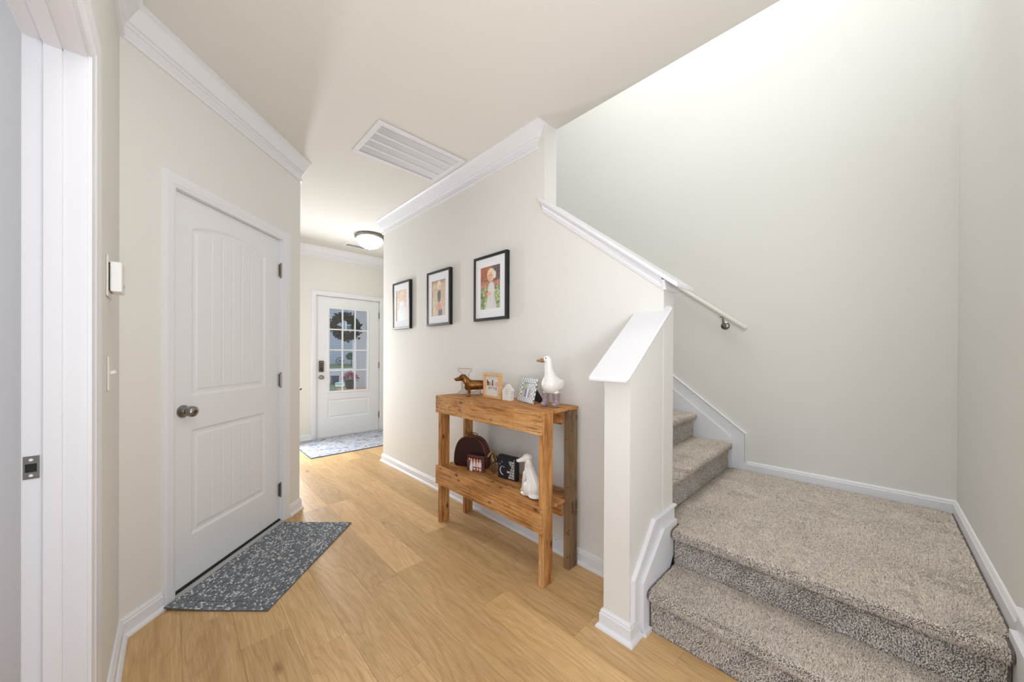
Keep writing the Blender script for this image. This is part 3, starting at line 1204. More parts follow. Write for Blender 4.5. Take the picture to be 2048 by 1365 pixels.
skirt(YP0 - 0.0005, YP0 - 0.026, 'trim_5')
prism_shoe = prism([(1.472, 0), (1.530, 0), (1.530, 0.018), (1.472, 0.018)], lambda a, b, d: (a, d, b), YP0 - 0.040, YP0 - 0.026)
struct('baseboard_step', prism_shoe, M['white'])
skirt(YR + 0.0005, YR + 0.026, 'trim_6')
# landing baseboards and the sloping skirt of the upper flight
BL_ = [(0, 0), (0.014, 0), (0.014, 0.054), (0.010, 0.060), (0.011, 0.064), (0.006, 0.074), (0, 0.075)]
lz = Z2 - 0.004
struct('baseboard_landing', sweep([(XW + WT + 0.01, YR), (XS, YR), (XS, 0.69)], [(a, b + 0.0) for a, b in BL_], lambda x, y, b: (x, y, lz + b), left=1), M['white'])
sk = [(0.6625, lz), (0.6625, 0.6375), (3.6, 0.6375 + SL * 2.9375), (3.6, lz)]
tr7 = struct('trim_7', prism(sk, lambda a, b, d: (d, a, b), XS - 0.013, XS), M['white'])
prof = [(0, 0), (0.0, 0.015), (0.006, 0.020), (0.010, 0.015), (0.016, 0.012), (0.018, 0)]
link('skirt_moulding', sweep([(0.66, lz + 0.07), (0.66, 0.640), (3.6, 0.640 + SL * 2.94)], prof, lambda a, b, h: (XS - h, a, b), left=-1), M['white'], tr7)
# stringer board under it
link('stringer_board', prism([(0.752, lz), (0.752, 0.595), (3.6, 0.595 + SL * 2.85), (3.6, lz)], lambda a, b, d: (d, a, b), XS - 0.026, XS - 0.0135), M['white'], tr7)

# ---------------------------------------------------------------- carpeted stairs
stairs = thing('staircase', 'carpeted staircase turning left at a wide landing, grey taupe pile', 'staircase', (0, 0, 0))
BUL = [(0.030, -0.045), (0.006, -0.036), (0.0, -0.018), (0.006, -0.004), (0.022, 0.0)]     # bullnose, (back from front, below top)


def step_profile(front, riser, top, bottom, back):
    """side profile of a carpeted step: riser at `riser`, nosing front at `front`, tread to `back`"""
    return [(riser, bottom), (riser, top - 0.045)] + [(front + a, top + b) for a, b in BUL] + [(back, top), (back, bottom)]


class Pile:
    def __init__(s):
        s.P, s.Nn, s.base, s.ln = [], [], [], []

    def strip(s, prof, a0, a1, mapf, spacing, height, seed):
        """tufts along an open profile polyline, extruded from a0 to a1; mapf(p,q,a)"""
        r = np.random.default_rng(seed)
        for (p0, q0), (p1, q1) in zip(prof, prof[1:]):
            L = math.hypot(p1 - p0, q1 - q0)
            sp_ = spacing * (1.2 if abs(p1 - p0) < 1e-6 else 1.0)      # pile stands open on the risers
            # stratify for even cover
            nx = max(1, int(L / sp_)); ny = max(1, int((a1 - a0) / sp_))
            gi, gj = np.meshgrid(np.arange(nx), np.arange(ny))
            t = (gi.ravel() + r.random(nx * ny)) / nx
            a = a0 + (a1 - a0) * (gj.ravel() + r.random(nx * ny)) / ny
            p = p0 + (p1 - p0) * t
            q = q0 + (q1 - q0) * t
            nrm = np.array([-(q1 - q0), (p1 - p0)]) / L
            pos = np.array(mapf(p, q, a)).T
            org = np.array(mapf(np.zeros(1), np.zeros(1), np.zeros(1))).T
            nv = np.array(mapf(np.full(1, nrm[0]), np.full(1, nrm[1]), np.zeros(1))).T - org
            s.P.append(pos)
            s.Nn.append(np.repeat(nv, len(pos), 0))
            s.ln.append(height * (0.7 + 0.6 * r.random(len(pos))))

    def mesh(s, radius, seed, lean=0.75):
        P = np.concatenate(s.P); N = np.concatenate(s.Nn); Lh = np.concatenate(s.ln)
        n = len(P)
        r = np.random.default_rng(seed)
        # slowly varying lean direction (trodden pile) plus tuft-to-tuft scatter
        f1 = vnoise(P[:, 0] * 1.0 + P[:, 2], P[:, 1] * 1.0 + P[:, 2] * 0.7 + 3, 6.0, 5) * 2 * PI * 1.2
        f2 = vnoise(P[:, 0] + P[:, 2], P[:, 1] + 7, 28.0, 6)
        ref = np.where(np.abs(N[:, 2:3]) > 0.5, np.array([[1.0, 0, 0]]), np.array([[0, 0, 1.0]]))
        T = np.cross(N, ref); T /= np.linalg.norm(T, axis=1, keepdims=True)
        Bt = np.cross(N, T)
        ang = f1 + (f2 - 0.5) * 3.0 + r.normal(0, 0.7, n)
        mag = lean * (0.25 + 0.9 * f2) * Lh
        tip = P + N * Lh[:, None] + (T * np.cos(ang)[:, None] + Bt * np.sin(ang)[:, None]) * mag[:, None]
        rot = r.random(n) * 2 * PI
        rad = radius * (0.75 + 0.5 * r.random(n))
        base = []
        for k in range(3):
            a = rot + k * 2 * PI / 3
            base.append(P + (T * np.cos(a)[:, None] + Bt * np.sin(a)[:, None]) * rad[:, None])
        V = np.stack(base + [tip], 1).reshape(-1, 3)
        idx = np.arange(n)[:, None] * 4
        F = np.concatenate([idx + np.array([[0, 1, 3]]), idx + np.array([[1, 2, 3]]), idx + np.array([[2, 0, 3]])], 1).reshape(-1)
        me = bpy.data.meshes.new('pile')
        me.vertices.add(len(V)); me.vertices.foreach_set('co', V.astype(np.float32).ravel())
        nf = 3 * n
        me.loops.add(nf * 3); me.loops.foreach_set('vertex_index', F.astype(np.int32))
        me.polygons.add(nf); me.polygons.foreach_set('loop_start', np.arange(0, nf * 3, 3, dtype=np.int32))
        me.update(calc_edges=True)
        me.validate()
        pal = np.array([[224, 213, 200], [238, 227, 213], [206, 196, 186], [244, 235, 222], [170, 160, 152]]) / 255.0
        ch = r.choice(5, n, p=[0.34, 0.26, 0.2, 0.12, 0.08])
        c = pal[ch] * (0.92 + 0.16 * r.random((n, 1)))
        c = np.where(c <= 0.04045, c / 12.92, ((c + 0.055) / 1.055) ** 2.4)
        cc = np.repeat(c[:, None, :], 4, 1)
        cc[:, 0:3] *= 0.80           # base of each tuft coloured darker than its tip
        cc = np.concatenate([cc.reshape(-1, 3), np.ones((4 * n, 1))], 1)
        at = me.color_attributes.new('Col', 'FLOAT_COLOR', 'POINT')
        at.data.foreach_set('color', cc.astype(np.float32).ravel())
        return me


def pile_profile(front, riser, top, bottom, back):
    return [(riser, bottom + 0.004), (riser, top - 0.045)] + [(front + a, top + b) for a, b in BUL] + [(back, top)]


HGT, RAD, SPC = 0.0068, 0.0027, 0.0037
mx = lambda p, q, a: (p, a, q)             # first flight: profile runs along X
my = lambda p, q, a: (a, p, q)             # upper flight: profile runs along Y
ya0, ya1 = YR + 0.028, YP0 - 0.028
# first step
R1, R2 = 1.533, 1.800
st1 = link('carpeted_step', prism(step_profile(NX1, R1, Z1, 0.0, R2 + 0.001), lambda a, b, d: (a, d, b), ya0, ya1), M['carpet'], stairs)
P_ = Pile(); P_.strip(pile_profile(NX1, R1, Z1, 0.0, R2), ya0 + 0.0075, ya1 - 0.0075, mx, SPC, HGT, 1)
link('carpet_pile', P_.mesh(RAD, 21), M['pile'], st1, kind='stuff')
# landing
st2 = link('carpeted_landing', prism(step_profile(NX2, R2, Z2, 0.0, XW + WT + 0.004), lambda a, b, d: (a, d, b), ya0, ya1), M['carpet'], stairs)
P_ = Pile(); P_.strip(pile_profile(NX2, R2, Z2, Z1, XW + WT + 0.004), ya0 + 0.0075, ya1 - 0.0075, mx, SPC, HGT, 2)
bm = bmesh.new()
add_box(bm, (XW + WT + 0.004, YR + 0.016, 0), (XS - 0.016, 0.78, Z2))
link('carpeted_platform', bm_mesh(bm), M['carpet'], st2)
P_.strip([(XW + WT + 0.004, Z2), (XS - 0.024, Z2)], YR + 0.022, 0.655, mx, SPC, HGT, 3)
P_.strip([(XW + WT + 0.004, Z2), (XS - 0.030, Z2)], 0.655, 0.69, mx, SPC, HGT, 5)
P_.strip([(XW + WT + 0.013, Z2), (XS - 0.034, Z2)], 0.69, 0.772, mx, SPC, HGT, 4)
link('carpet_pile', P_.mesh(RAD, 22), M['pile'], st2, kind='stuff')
# upper flight
R0, TD, RH = 0.777, 0.2525, 0.1915
xa0, xa1 = XW + WT + 0.003, XS - 0.028
for i in range(9):
    ry = R0 + TD * i
    top, bot = Z2 + RH * (i + 1), Z2 + RH * i
    st = link('carpeted_step', prism(step_profile(ry - 0.030, ry, top, max(0.0, bot - 0.2), ry + TD + 0.001), lambda a, b, d: (d, a, b), xa0, xa1), M['carpet'], stairs)
    if i < 3:
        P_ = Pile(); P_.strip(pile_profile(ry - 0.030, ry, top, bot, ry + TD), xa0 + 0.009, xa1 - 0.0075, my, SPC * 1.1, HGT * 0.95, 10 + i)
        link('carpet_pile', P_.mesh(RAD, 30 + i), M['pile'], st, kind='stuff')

# handrail on the stair wall
hr = thing('handrail', 'cream painted round handrail sloping up the stair wall on a nickel bracket', 'handrail', (0, 0, 0))
RX, ry0, rz0 = XS - 0.062, 0.660, 1.424
link('rail', tube([(RX, ry0 - 0.006, rz0 - 0.005), (RX, ry0, rz0), (RX, ry0 + 2.6, rz0 + 0.759 * 2.6), (RX, ry0 + 2.61, rz0 + 0.759 * 2.61)], [0.010, 0.0175, 0.0175, 0.010], 18), M['rail'], hr)
for k in range(2):
    by = 0.806 + 1.2 * k
    bz = 1.453 + 0.759 * 1.2 * k
    br = link('bracket', tube([(XS - 0.001, by, bz), (XS - 0.040, by, bz + 0.002), (XS - 0.056, by, bz + 0.014), (RX, by, bz + 0.062)], [0.008, 0.008, 0.007, 0.006], 12), M['nickel'], hr, label='nickel rail bracket')
    link('rosette', to_wall(lathe([(0, 0), (0.031, 0), (0.031, 0.004), (0.026, 0.010), (0.012, 0.014), (0, 0.014)], 28), (XS, by, bz), (-1, 0, 0)), M['nickel'], br)
    link('saddle', box((RX - 0.011, by - 0.022, bz + 0.060), (RX + 0.011, by + 0.022, bz + 0.066), 0.001), M['nickel'], br)

#@@PART2@@
# ---------------------------------------------------------------- ceiling things
vent = thing('return_air_vent', 'large white louvred return air grille set in the hall ceiling', 'vent', (0.948, 2.220, H))
VX, VY = 0.689, 0.470
bm = bmesh.new()
bw = 0.038
for lo, hi in (((0, 0, -0.012), (VX, bw, -0.0003)), ((0, VY - bw, -0.012), (VX, VY, -0.0003)), ((0, bw, -0.012), (bw, VY - bw, -0.0003)), ((VX - bw, bw, -0.012), (VX, VY - bw, -0.0003))):
    add_box(bm, lo, hi, 0.003)
link('frame', bm_mesh(bm), M['white'], vent)
rows = 4
rh = (VY - 2 * bw) / rows
for i in range(1, rows):
    link('cross_bar', box((bw, bw + rh * i - 0.008, -0.010), (VX - bw, bw + rh * i + 0.008, -0.001)), M['white'], vent)
bm = bmesh.new()
ns = 66
for i in range(rows):
    y0, y1 = bw + rh * i + 0.008, bw + rh * (i + 1) - 0.008
    for j in range(ns):
        x = bw + (VX - 2 * bw) * (j + 0.5) / ns
        add_box(bm, (-0.0036, y0, -0.0005), (0.0036, y1, 0.0005), 0, Matrix.Translation((x, 0, -0.0058)) @ Matrix.Rotation(math.radians(48), 4, 'Y'))
link('louvre_slats', bm_mesh(bm), M['white'], vent, kind='stuff')
link('duct_backing', box((bw, bw, -0.0012), (VX - bw, VY - bw, -0.0004)), simple('duct_grey', (96, 96, 97), 0.8), vent)
for x, y in ((0.02, 0.05), (0.02, VY - 0.05)):
    link('screw', to_wall(lathe([(0, 0), (0.004, 0), (0.003, 0.0012), (0, 0.0012)], 10), (x, y, -0.012), (0, 0, -1)), M['darkmetal'], vent)

reg = thing('supply_register', 'small white supply air register beside the ceiling lamp in the foyer', 'vent', (1.70, 5.0, H))
bm = bmesh.new()
for lo, hi in (((0, 0, -0.008), (0.30, 0.025, -0.0003)), ((0, 0.125, -0.008), (0.30, 0.15, -0.0003)), ((0, 0.025, -0.008), (0.025, 0.125, -0.0003)), ((0.275, 0.025, -0.008), (0.30, 0.125, -0.0003))):
    add_box(bm, lo, hi, 0.002)
link('frame', bm_mesh(bm), M['white'], reg)
bm = bmesh.new()
for j in range(9):
    add_box(bm, (0.025, -0.004, -0.0006), (0.275, 0.004, 0.0006), 0, Matrix.Translation((0, 0.031 + 0.011 * j, -0.004)) @ Matrix.Rotation(0.6, 4, 'X'))
link('louvre_slats', bm_mesh(bm), M['grey_frame'], reg, kind='stuff')

lamp = thing('ceiling_light', 'flush bowl ceiling lamp with nickel ring, lit, in the foyer', 'ceiling lamp', (1.815, 4.50, H))
link('canopy_ring', lathe([(0.10, -0.0005), (0.150, -0.0005), (0.178, -0.012), (0.182, -0.026), (0.176, -0.036), (0.158, -0.044), (0.150, -0.040), (0.10, -0.02)], 48), M['nickel'], lamp)
link('glass_bowl', lathe([(0.156, -0.040), (0.158, -0.048), (0.152, -0.080), (0.136, -0.112), (0.108, -0.140), (0.070, -0.158), (0.030, -0.166), (0.0, -0.167)], 48), M['lamp'], lamp, label='lit frosted glass bowl')
link('finial', lathe([(0, -0.166), (0.009, -0.167), (0.010, -0.171), (0.005, -0.176), (0.007, -0.183), (0.0, -0.190)], 16), M['nickel'], lamp)
pl = bpy.data.lights.new('bulb', 'POINT')
pl.energy = 3.5
pl.color = (1.0, 0.98, 0.94)
pl.shadow_soft_size = 0.12
po = bpy.data.objects.new('bulb', pl)
COL.objects.link(po)
po.location = (1.815, 4.50, H - 0.26)

# ---------------------------------------------------------------- wall things
th = thing('wall_control_box', 'white boxy wall control unit on the left wall above the light switch', 'control unit', (XL, 1.875, 1.49))
link('back_plate', box((0.0003, -0.065, -0.070), (0.005, 0.065, 0.072), 0.003), M['offwhite'], th)
link('housing', box((0.008, -0.052, -0.052), (0.036, 0.056, 0.052), 0.006, seg=3), M['plastic'], th)
link('shadow_gap', box((0.005, -0.048, -0.048), (0.008, 0.052, 0.048)), M['rubber'], th)
link('button', box((0.036, 0.0, -0.030), (0.0375, 0.03, -0.018), 0.0005), M['grey_frame'], th)
sw = thing('light_switch', 'cream toggle light switch plate low on the left wall', 'light switch', (XL, 1.868, 1.155))
link('switch_plate', box((0.0003, -0.036, -0.060), (0.0055, 0.036, 0.060), 0.003), M['offwhite'], sw)
tg = box((0.0, -0.005, -0.006), (0.016, 0.005, 0.006), 0.002)
tg.transform(Matrix.Translation((0.004, 0, 0)) @ Matrix.Rotation(math.radians(-20), 4, 'Y'))
link('toggle', tg, M['offwhite'], sw)


def C(*rgb):
    return np.array(rgb) / 255.0


def ell(U, V, cx, cy, rx, ry, soft=0.15):
    d = np.sqrt(((U - cx) / rx) ** 2 + ((V - cy) / ry) ** 2)
    return np.clip((1 + soft - d) / (2 * soft), 0, 1)[:, None]


def over(a, col, m):
    return a * (1 - m) + col * m


def girl_in_white(U, V):
    n1, n2, n3 = vnoise(U, V, 14, 1)[:, None], vnoise(U, V * 1.3, 30, 2)[:, None], vnoise(U, V, 45, 3)[:, None]
    brick = C(176, 112, 84) * (0.8 + 0.4 * n2)
    grey = C(112, 96, 98) * (0.75 + 0.5 * n2)
    top = over(brick, grey, sstep(0.45, 0.6, U)[:, None])
    flower = over(C(214, 128, 120) * (0.8 + 0.4 * n2), C(150, 160, 110), (n3 > 0.6) * 1.0)
    green = over(C(140, 160, 96) * (0.7 + 0.6 * n1), C(206, 214, 190), (n2 > 0.66) * 0.9)
    c = over(top, flower, 1 - sstep(0.62, 0.68, V)[:, None])
    c = over(c, green, 1 - sstep(0.46, 0.58, V)[:, None])
    dress = C(226, 221, 219)
    sk = np.clip((0.30 - 0.17 * (V / 0.45) - np.abs(U - 0.54)) / 0.03, 0, 1)[:, None] * (V < 0.46)[:, None]
    c = over(c, dress * (0.92 + 0.12 * vnoise(U * 3, V * 0.3, 12, 4)[:, None]), sk)
    c = over(c, dress, ell(U, V, 0.54, 0.46, 0.17, 0.17))
    c = over(c, C(233, 186, 160), ell(U, V, 0.42, 0.36, 0.13, 0.04))
    c = over(c, C(222, 126, 112), ell(U, V, 0.26, 0.37, 0.07, 0.045))
    c = over(c, C(240, 224, 196), ell(U, V, 0.53, 0.80, 0.19, 0.15))
    c = over(c, C(236, 226, 214), ell(U, V, 0.72, 0.78, 0.06, 0.09))
    c = over(c, C(236, 184, 156), ell(U, V, 0.49, 0.755, 0.13, 0.10))
    for ex in (0.43, 0.54):
        c = over(c, C(92, 76, 76), ell(U, V, ex, 0.775, 0.018, 0.010, 0.4))
    c = over(c, C(196, 112, 104), ell(U, V, 0.46, 0.705, 0.03, 0.010, 0.4))
    return c


def girl_dark_vest(U, V):
    n1, n2 = vnoise(U, V, 22, 11)[:, None], vnoise(U, V, 40, 12)[:, None]
    c = over(C(206, 200, 166) * (0.85 + 0.3 * n1), C(226, 168, 152), (n2 > 0.55) * 0.8)
    c = over(c, C(190, 196, 160), (n1 > 0.7) * 0.6)
    c = over(c, C(168, 144, 140), sstep(0.86, 0.96, V)[:, None] * 0.7)
    for lx in (0.54, 0.68):
        c = over(c, C(96, 100, 112), ell(U, V, lx, 0.08, 0.07, 0.14))
    sk = np.clip((0.24 - 0.22 * (V - 0.18) / 0.3 - np.abs(U - 0.52)) / 0.03, 0, 1)[:, None] * ((V > 0.18) & (V < 0.48))[:, None]
    c = over(c, C(214, 150, 138), sk)
    c = over(c, C(98, 102, 104), ell(U, V, 0.53, 0.56, 0.12, 0.17))
    c = over(c, C(240, 226, 200), ell(U, V, 0.53, 0.85, 0.13, 0.13))
    c = over(c, C(236, 190, 168), ell(U, V, 0.56, 0.79, 0.085, 0.075))
    return c


def girl_pale_dress(U, V):
    n1, n2 = vnoise(U, V, 20, 21)[:, None], vnoise(U, V, 36, 22)[:, None]
    c = over(C(220, 204, 178) * (0.88 + 0.24 * n1), C(218, 168, 154), (n2 > 0.58) * 0.7)
    c = over(c, C(190, 196, 160), (n1 < 0.3) * 0.6)
    sk = np.clip((0.34 - 0.14 * V / 0.6 - np.abs(U - 0.52)) / 0.03, 0, 1)[:, None] * (V < 0.58)[:, None]
    c = over(c, C(208, 212, 214), sk)
    c = over(c, C(226, 224, 222), ell(U, V, 0.52, 0.56, 0.25, 0.09))
    c = over(c, C(236, 220, 196), ell(U, V, 0.50, 0.84, 0.16, 0.12))
    c = over(c, C(236, 194, 172), ell(U, V, 0.48, 0.78, 0.11, 0.09))
    return c


def framed(yc, label, func):
    fr = thing('picture_frame', label, 'picture frame', (XW, yc, 1.723), 0, 'black framed photos above the console table')
    Wd, Hd, b, dp = 0.378, 0.490, 0.020, 0.031
    bm = bmesh.new()
    for lo, hi in (((-dp, -Wd / 2, -Hd / 2), (-0.0005, Wd / 2, -Hd / 2 + b)), ((-dp, -Wd / 2, Hd / 2 - b), (-0.0005, Wd / 2, Hd / 2)), ((-dp, -Wd / 2, -Hd / 2 + b), (-0.0005, -Wd / 2 + b, Hd / 2 - b)), ((-dp, Wd / 2 - b, -Hd / 2 + b), (-0.0005, Wd / 2, Hd / 2 - b))):
        add_box(bm, lo, hi, 0.0012)
    link('frame_moulding', bm_mesh(bm), M['black'], fr)
    pw_, ph_ = 0.225, 0.318
    bm = bmesh.new()
    i0, i1 = Wd / 2 - b - 0.0002, Hd / 2 - b - 0.0002
    for lo, hi in (((-0.024, -i0, -i1), (-0.020, i0, -ph_ / 2)), ((-0.024, -i0, ph_ / 2), (-0.020, i0, i1)), ((-0.024, -i0, -ph_ / 2), (-0.020, -pw_ / 2, ph_ / 2)), ((-0.024, pw_ / 2, -ph_ / 2), (-0.020, i0, ph_ / 2))):
        add_box(bm, lo, hi)
    link('mat_board', bm_mesh(bm), M['mat_board'], fr)
    link('photo', painted_grid(pw_ + 0.004, ph_ + 0.004, 80, 110, func, lambda a, b_: (-0.0195, pw_ / 2 + 0.002 - a, -ph_ / 2 - 0.002 + b_)), M['print'], fr)
    link('backing', box((-0.018, -i0, -i1), (-0.001, i0, i1)), M['mat_board'], fr)


framed(3.412, 'black framed photo of a child in a pale dress, farthest along the wall', girl_pale_dress)
framed(2.708, 'black framed photo of a child in dark vest and pink skirt, middle of three', girl_dark_vest)
framed(2.000, 'black framed photo of a blond child in a white dress, nearest the stairs', girl_in_white)

# ---------------------------------------------------------------- rugs
mt = thing('doormat', 'grey braided doormat on the floor in front of the panelled inner door', 'doormat', gmap(0.168, 0, 0.024))
ma = math.radians(45.9)
mt.rotation_euler = (0, 0, ma)
ML, MW = 0.868, 0.492     # local: x along the door, y = -out


def mlift(x, o):
    return 0.012 * max(0.0, 1 - math.hypot(x / 0.16, o / 0.22)) ** 1.5


bm = bmesh.new()
nx, ny = 44, 24
for zz in (0.0005, 0.0068):
    pass
gridv = {}
for k, zz in enumerate((0.0005, 0.0066)):
    for i in range(nx + 1):
        for j in range(ny + 1):
            x, o = ML * i / nx, MW * j / ny
            gridv[k, i, j] = bm.verts.new((x, -o, zz + mlift(x, o)))
for i in range(nx):
    for j in range(ny):
        bm.faces.new([gridv[1, i, j], gridv[1, i, j + 1], gridv[1, i + 1, j + 1], gridv[1, i + 1, j]])
        bm.faces.new([gridv[0, i, j], gridv[0, i + 1, j], gridv[0, i + 1, j + 1], gridv[0, i, j + 1]])
for i in range(nx):
    for j in (0, ny):
        bm.faces.new([gridv[0, i, j], gridv[1, i, j], gridv[1, i + 1, j], gridv[0, i + 1, j]])
for j in range(ny):
    for i in (0, nx):
        bm.faces.new([gridv[0, i, j], gridv[0, i, j + 1], gridv[1, i, j + 1], gridv[1, i, j]])
link('backing', bm_mesh(bm), M['mat_base'], mt)
r = np.random.default_rng(3)
cen, rot, siz, colr = [], [], [], []
pit, rowp = 0.0130, 0.0102
pal = np.array([[134, 141, 149], [114, 121, 128], [204, 208, 210], [150, 157, 165], [228, 226, 216]]) / 255.0


def put(x, o, a, k):
    cen.append((x, o)); rot.append(a + r.normal(0, 0.25) + (0.5 if k % 2 else -0.5)); siz.append(1.0)
    colr.append(pal[r.choice(5, p=[0.40, 0.22, 0.16, 0.14, 0.08])])


NB = 5
for ring in range(NB):
    e = 0.006 + ring * rowp
    for k in range(int((ML - 2 * e) / pit)):
        for o in (e, MW - e):
            put(e + (k + 0.5 * (ring % 2)) * pit, o, 0, ring)
    for k in range(int((MW - 2 * e) / pit)):
        for x in (e, ML - e):
            put(x, e + (k + 0.5 * (ring % 2)) * pit, PI / 2, ring)
e = 0.006 + NB * rowp + 0.006
nr = int((MW - 2 * e) / rowp)
for j in range(nr + 1):
    o = e + (MW - 2 * e) * j / nr
    for k in range(int((ML - 2 * e) / pit) + 1):
        put(min(ML - e, e + (k + 0.5 * (j % 2)) * pit), o, 0, j)
cen = np.array(cen); rot = np.array(rot); colr = np.array(colr)
n = len(cen)
# each stitch: a little pillow of 9 vertices
pv = np.array([[-1, 0, 0], [-0.5, 0.8, 0], [0.5, 0.8, 0], [1, 0, 0], [0.5, -0.8, 0], [-0.5, -0.8, 0], [-0.45, 0, 1.0], [0.45, 0, 1.0]])
pf = np.array([[0, 6, 1], [1, 6, 2], [6, 7, 2], [2, 7, 3], [3, 7, 4], [4, 7, 5], [7, 6, 5], [5, 6, 0]])[:, ::-1]
sc = np.array([0.0074, 0.0052, 0.0036])
q = pv * sc
X = q[None, :, 0] * np.cos(rot)[:, None] - q[None, :, 1] * np.sin(rot)[:, None] + cen[:, 0:1]
Y = q[None, :, 0] * np.sin(rot)[:, None] + q[None, :, 1] * np.cos(rot)[:, None] + cen[:, 1:2]
X = np.clip(X, 0.0005, ML - 0.0005); Y = np.clip(Y, 0.0005, MW - 0.0005)
Z = q[None, :, 2] + 0.0064 + np.array([mlift(a, b) for a, b in cen])[:, None]
V = np.stack([X, -Y, Z], -1).reshape(-1, 3)
F = (np.arange(n)[:, None, None] * 8 + pf[None]).reshape(-1, 3)
me = mesh_from(V, F.tolist())
lc = np.where(colr <= 0.04045, colr / 12.92, ((colr + 0.055) / 1.055) ** 2.4)
lc = np.repeat(lc[:, None], 8, 1).reshape(-1, 3)
at = me.color_attributes.new('Col', 'FLOAT_COLOR', 'POINT')
at.data.foreach_set('color', np.concatenate([lc, np.ones((len(lc), 1))], 1).astype(np.float32).ravel())
for p in me.polygons:
    p.use_smooth = True
link('braided_stitches', me, M['braid'], mt, kind='stuff')

rg = thing('foyer_rug', 'pale blue and ivory distressed rug inside the front door', 'rug', (1.15, 4.515, 0))
RW, RL = 1.6, 0.945
link('woven_field', box((0.006, 0.006, 0.0006), (RW - 0.006, RL - 0.006, 0.0085), 0.002), M['rug'], rg)
bm = bmesh.new()
for lo, hi in (((0, 0, 0.0006), (RW, 0.007, 0.0095)), ((0, RL - 0.007, 0.0006), (RW, RL, 0.0095)), ((0, 0.007, 0.0006), (0.007, RL - 0.007, 0.0095)), ((RW - 0.007, 0.007, 0.0006), (RW, RL - 0.007, 0.0095))):
    add_box(bm, lo, hi, 0.002)
link('binding', bm_mesh(bm), M['rug_edge'], rg, label='blue rug binding')

# ---------------------------------------------------------------- console table of reclaimed boards
TOP, SHF = 0.925, 0.415
TX0, TX1, TY0, TY1 = 1.375, 1.698, 1.198, 2.206
ct = thing('console_table', 'rustic console table of reclaimed pallet wood against the hall wall', 'table', (TX0, TY0, 0))


def board(name, lo, hi, axis, mat='pallet', bev=0.002, parent=None, **kw):
    c = [(a + b) / 2 for a, b in zip(lo, hi)]
    d = [b - a for a, b in zip(lo, hi)]
    if axis == 'Z':
        L, R_ = d, (0, 0, 0)
    elif axis == 'Y':
        L, R_ = (d[0], d[2], d[1]), (-PI / 2, 0, 0)
    else:
        L, R_ = (d[2], d[1], d[0]), (0, PI / 2, 0)
    me = box([-x / 2 for x in L], [x / 2 for x in L], bev)
    o = link(name, me, M[mat], parent or ct, **kw)
    o.location = Vector(c) - Vector((TX0, TY0, 0))
    o.rotation_euler = R_
    return o


ax0 = TX0 + 0.018
# legs
board('leg', (ax0, 2.176, 0), (ax0 + 0.078, 2.206, TOP - 0.018), 'Z')
board('leg', (1.614, 2.180, 0), (1.690, 2.206, TOP - 0.018), 'Z')
board('leg', (ax0, TY0, 0), (ax0 + 0.078, TY0 + 0.034, TOP - 0.018), 'Z')
gl = board('leg', (1.614, TY0, 0), (1.694, TY0 + 0.038, TOP - 0.018), 'Z', 'greywood', label='weathered grey leg stamped with black numbers')
# aprons and shelf fronts
board('apron', (TX0, TY0, 0.802), (ax0 - 0.0005, TY1 + 0.010, TOP), 'Y')
board('shelf_front', (TX0, TY0 + 0.002, 0.288), (ax0 - 0.0005, TY1 + 0.008, SHF + 0.003), 'Y')
board('back_apron', (1.594, TY0 + 0.04, 0.825), (1.6135, 2.178, TOP - 0.018), 'Y')
board('back_rail', (1.594, TY0 + 0.04, 0.300), (1.6135, 2.178, SHF - 0.018), 'Y')
# top boards
for x0, x1, y0 in ((ax0, ax0 + 0.088, TY0), (ax0 + 0.090, ax0 + 0.190, TY0 - 0.002), (ax0 + 0.192, TX1 + 0.006, TY0 + 0.001)):
    board('top_board', (x0, y0, TOP - 0.0175), (x1, TY1, TOP), 'Y')
for x0, x1 in ((ax0, ax0 + 0.094), (ax0 + 0.096, ax0 + 0.184), (ax0 + 0.186, TX1 - 0.002)):
    y0 = TY0 + 0.0345 if x0 < ax0 + 0.01 else TY0
    if x0 > 1.57:
        y0 = TY0 + 0.0385
    board('shelf_board', (x0, y0, SHF - 0.0175), (x1, 2.1755 if x0 < 1.41 or x0 > 1.57 else 2.2, SHF), 'Y')
# nail holes
bm = bmesh.new()


def nail(p, n, rr=0.0028):
    me = to_wall(lathe([(0, 0), (rr, 0), (rr * 0.8, 0.0004), (0, 0.0004)], 8), Vector(p) - Vector((TX0, TY0, 0)), n)
    bm.from_mesh(me)
    bpy.data.meshes.remove(me)


for y, z in ((2.19, 0.90), (2.19, 0.888), (2.165, 0.87), (2.17, 0.82), (1.86, 0.905), (1.80, 0.893), (1.80, 0.845), (1.80, 0.825), (1.765, 0.832), (1.765, 0.815), (1.85, 0.838), (1.50, 0.84), (1.22, 0.815)):
    nail((TX0 - 0.0001, y, z), (-1, 0, 0))
for y, z in ((2.14, 0.385), (1.93, 0.38), (1.93, 0.365), (1.215, 0.40), (1.21, 0.33)):
    nail((TX0 - 0.0001, y, z), (-1, 0, 0), 0.0035)
for z in (0.05, 0.09, 0.115, 0.14, 0.16, 0.235, 0.45, 0.5, 0.60, 0.62, 0.70):
    nail((ax0 - 0.0001, 2.188 + 0.006 * math.sin(z * 90), z), (-1, 0, 0), 0.003)
for z in (0.07, 0.21, 0.47, 0.74):
    nail((1.6139, TY0 + 0.018 + 0.010 * math.sin(z * 77), z), (-1, 0, 0), 0.004)
for z in (0.03, 0.045, 0.22):
    nail((ax0 + 0.05 + 0.3 * (z - 0.03), TY0 - 0.0001, z), (0, -1, 0))
link('nail_holes', bm_mesh(bm), M['stamp_ink'], ct, kind='stuff')
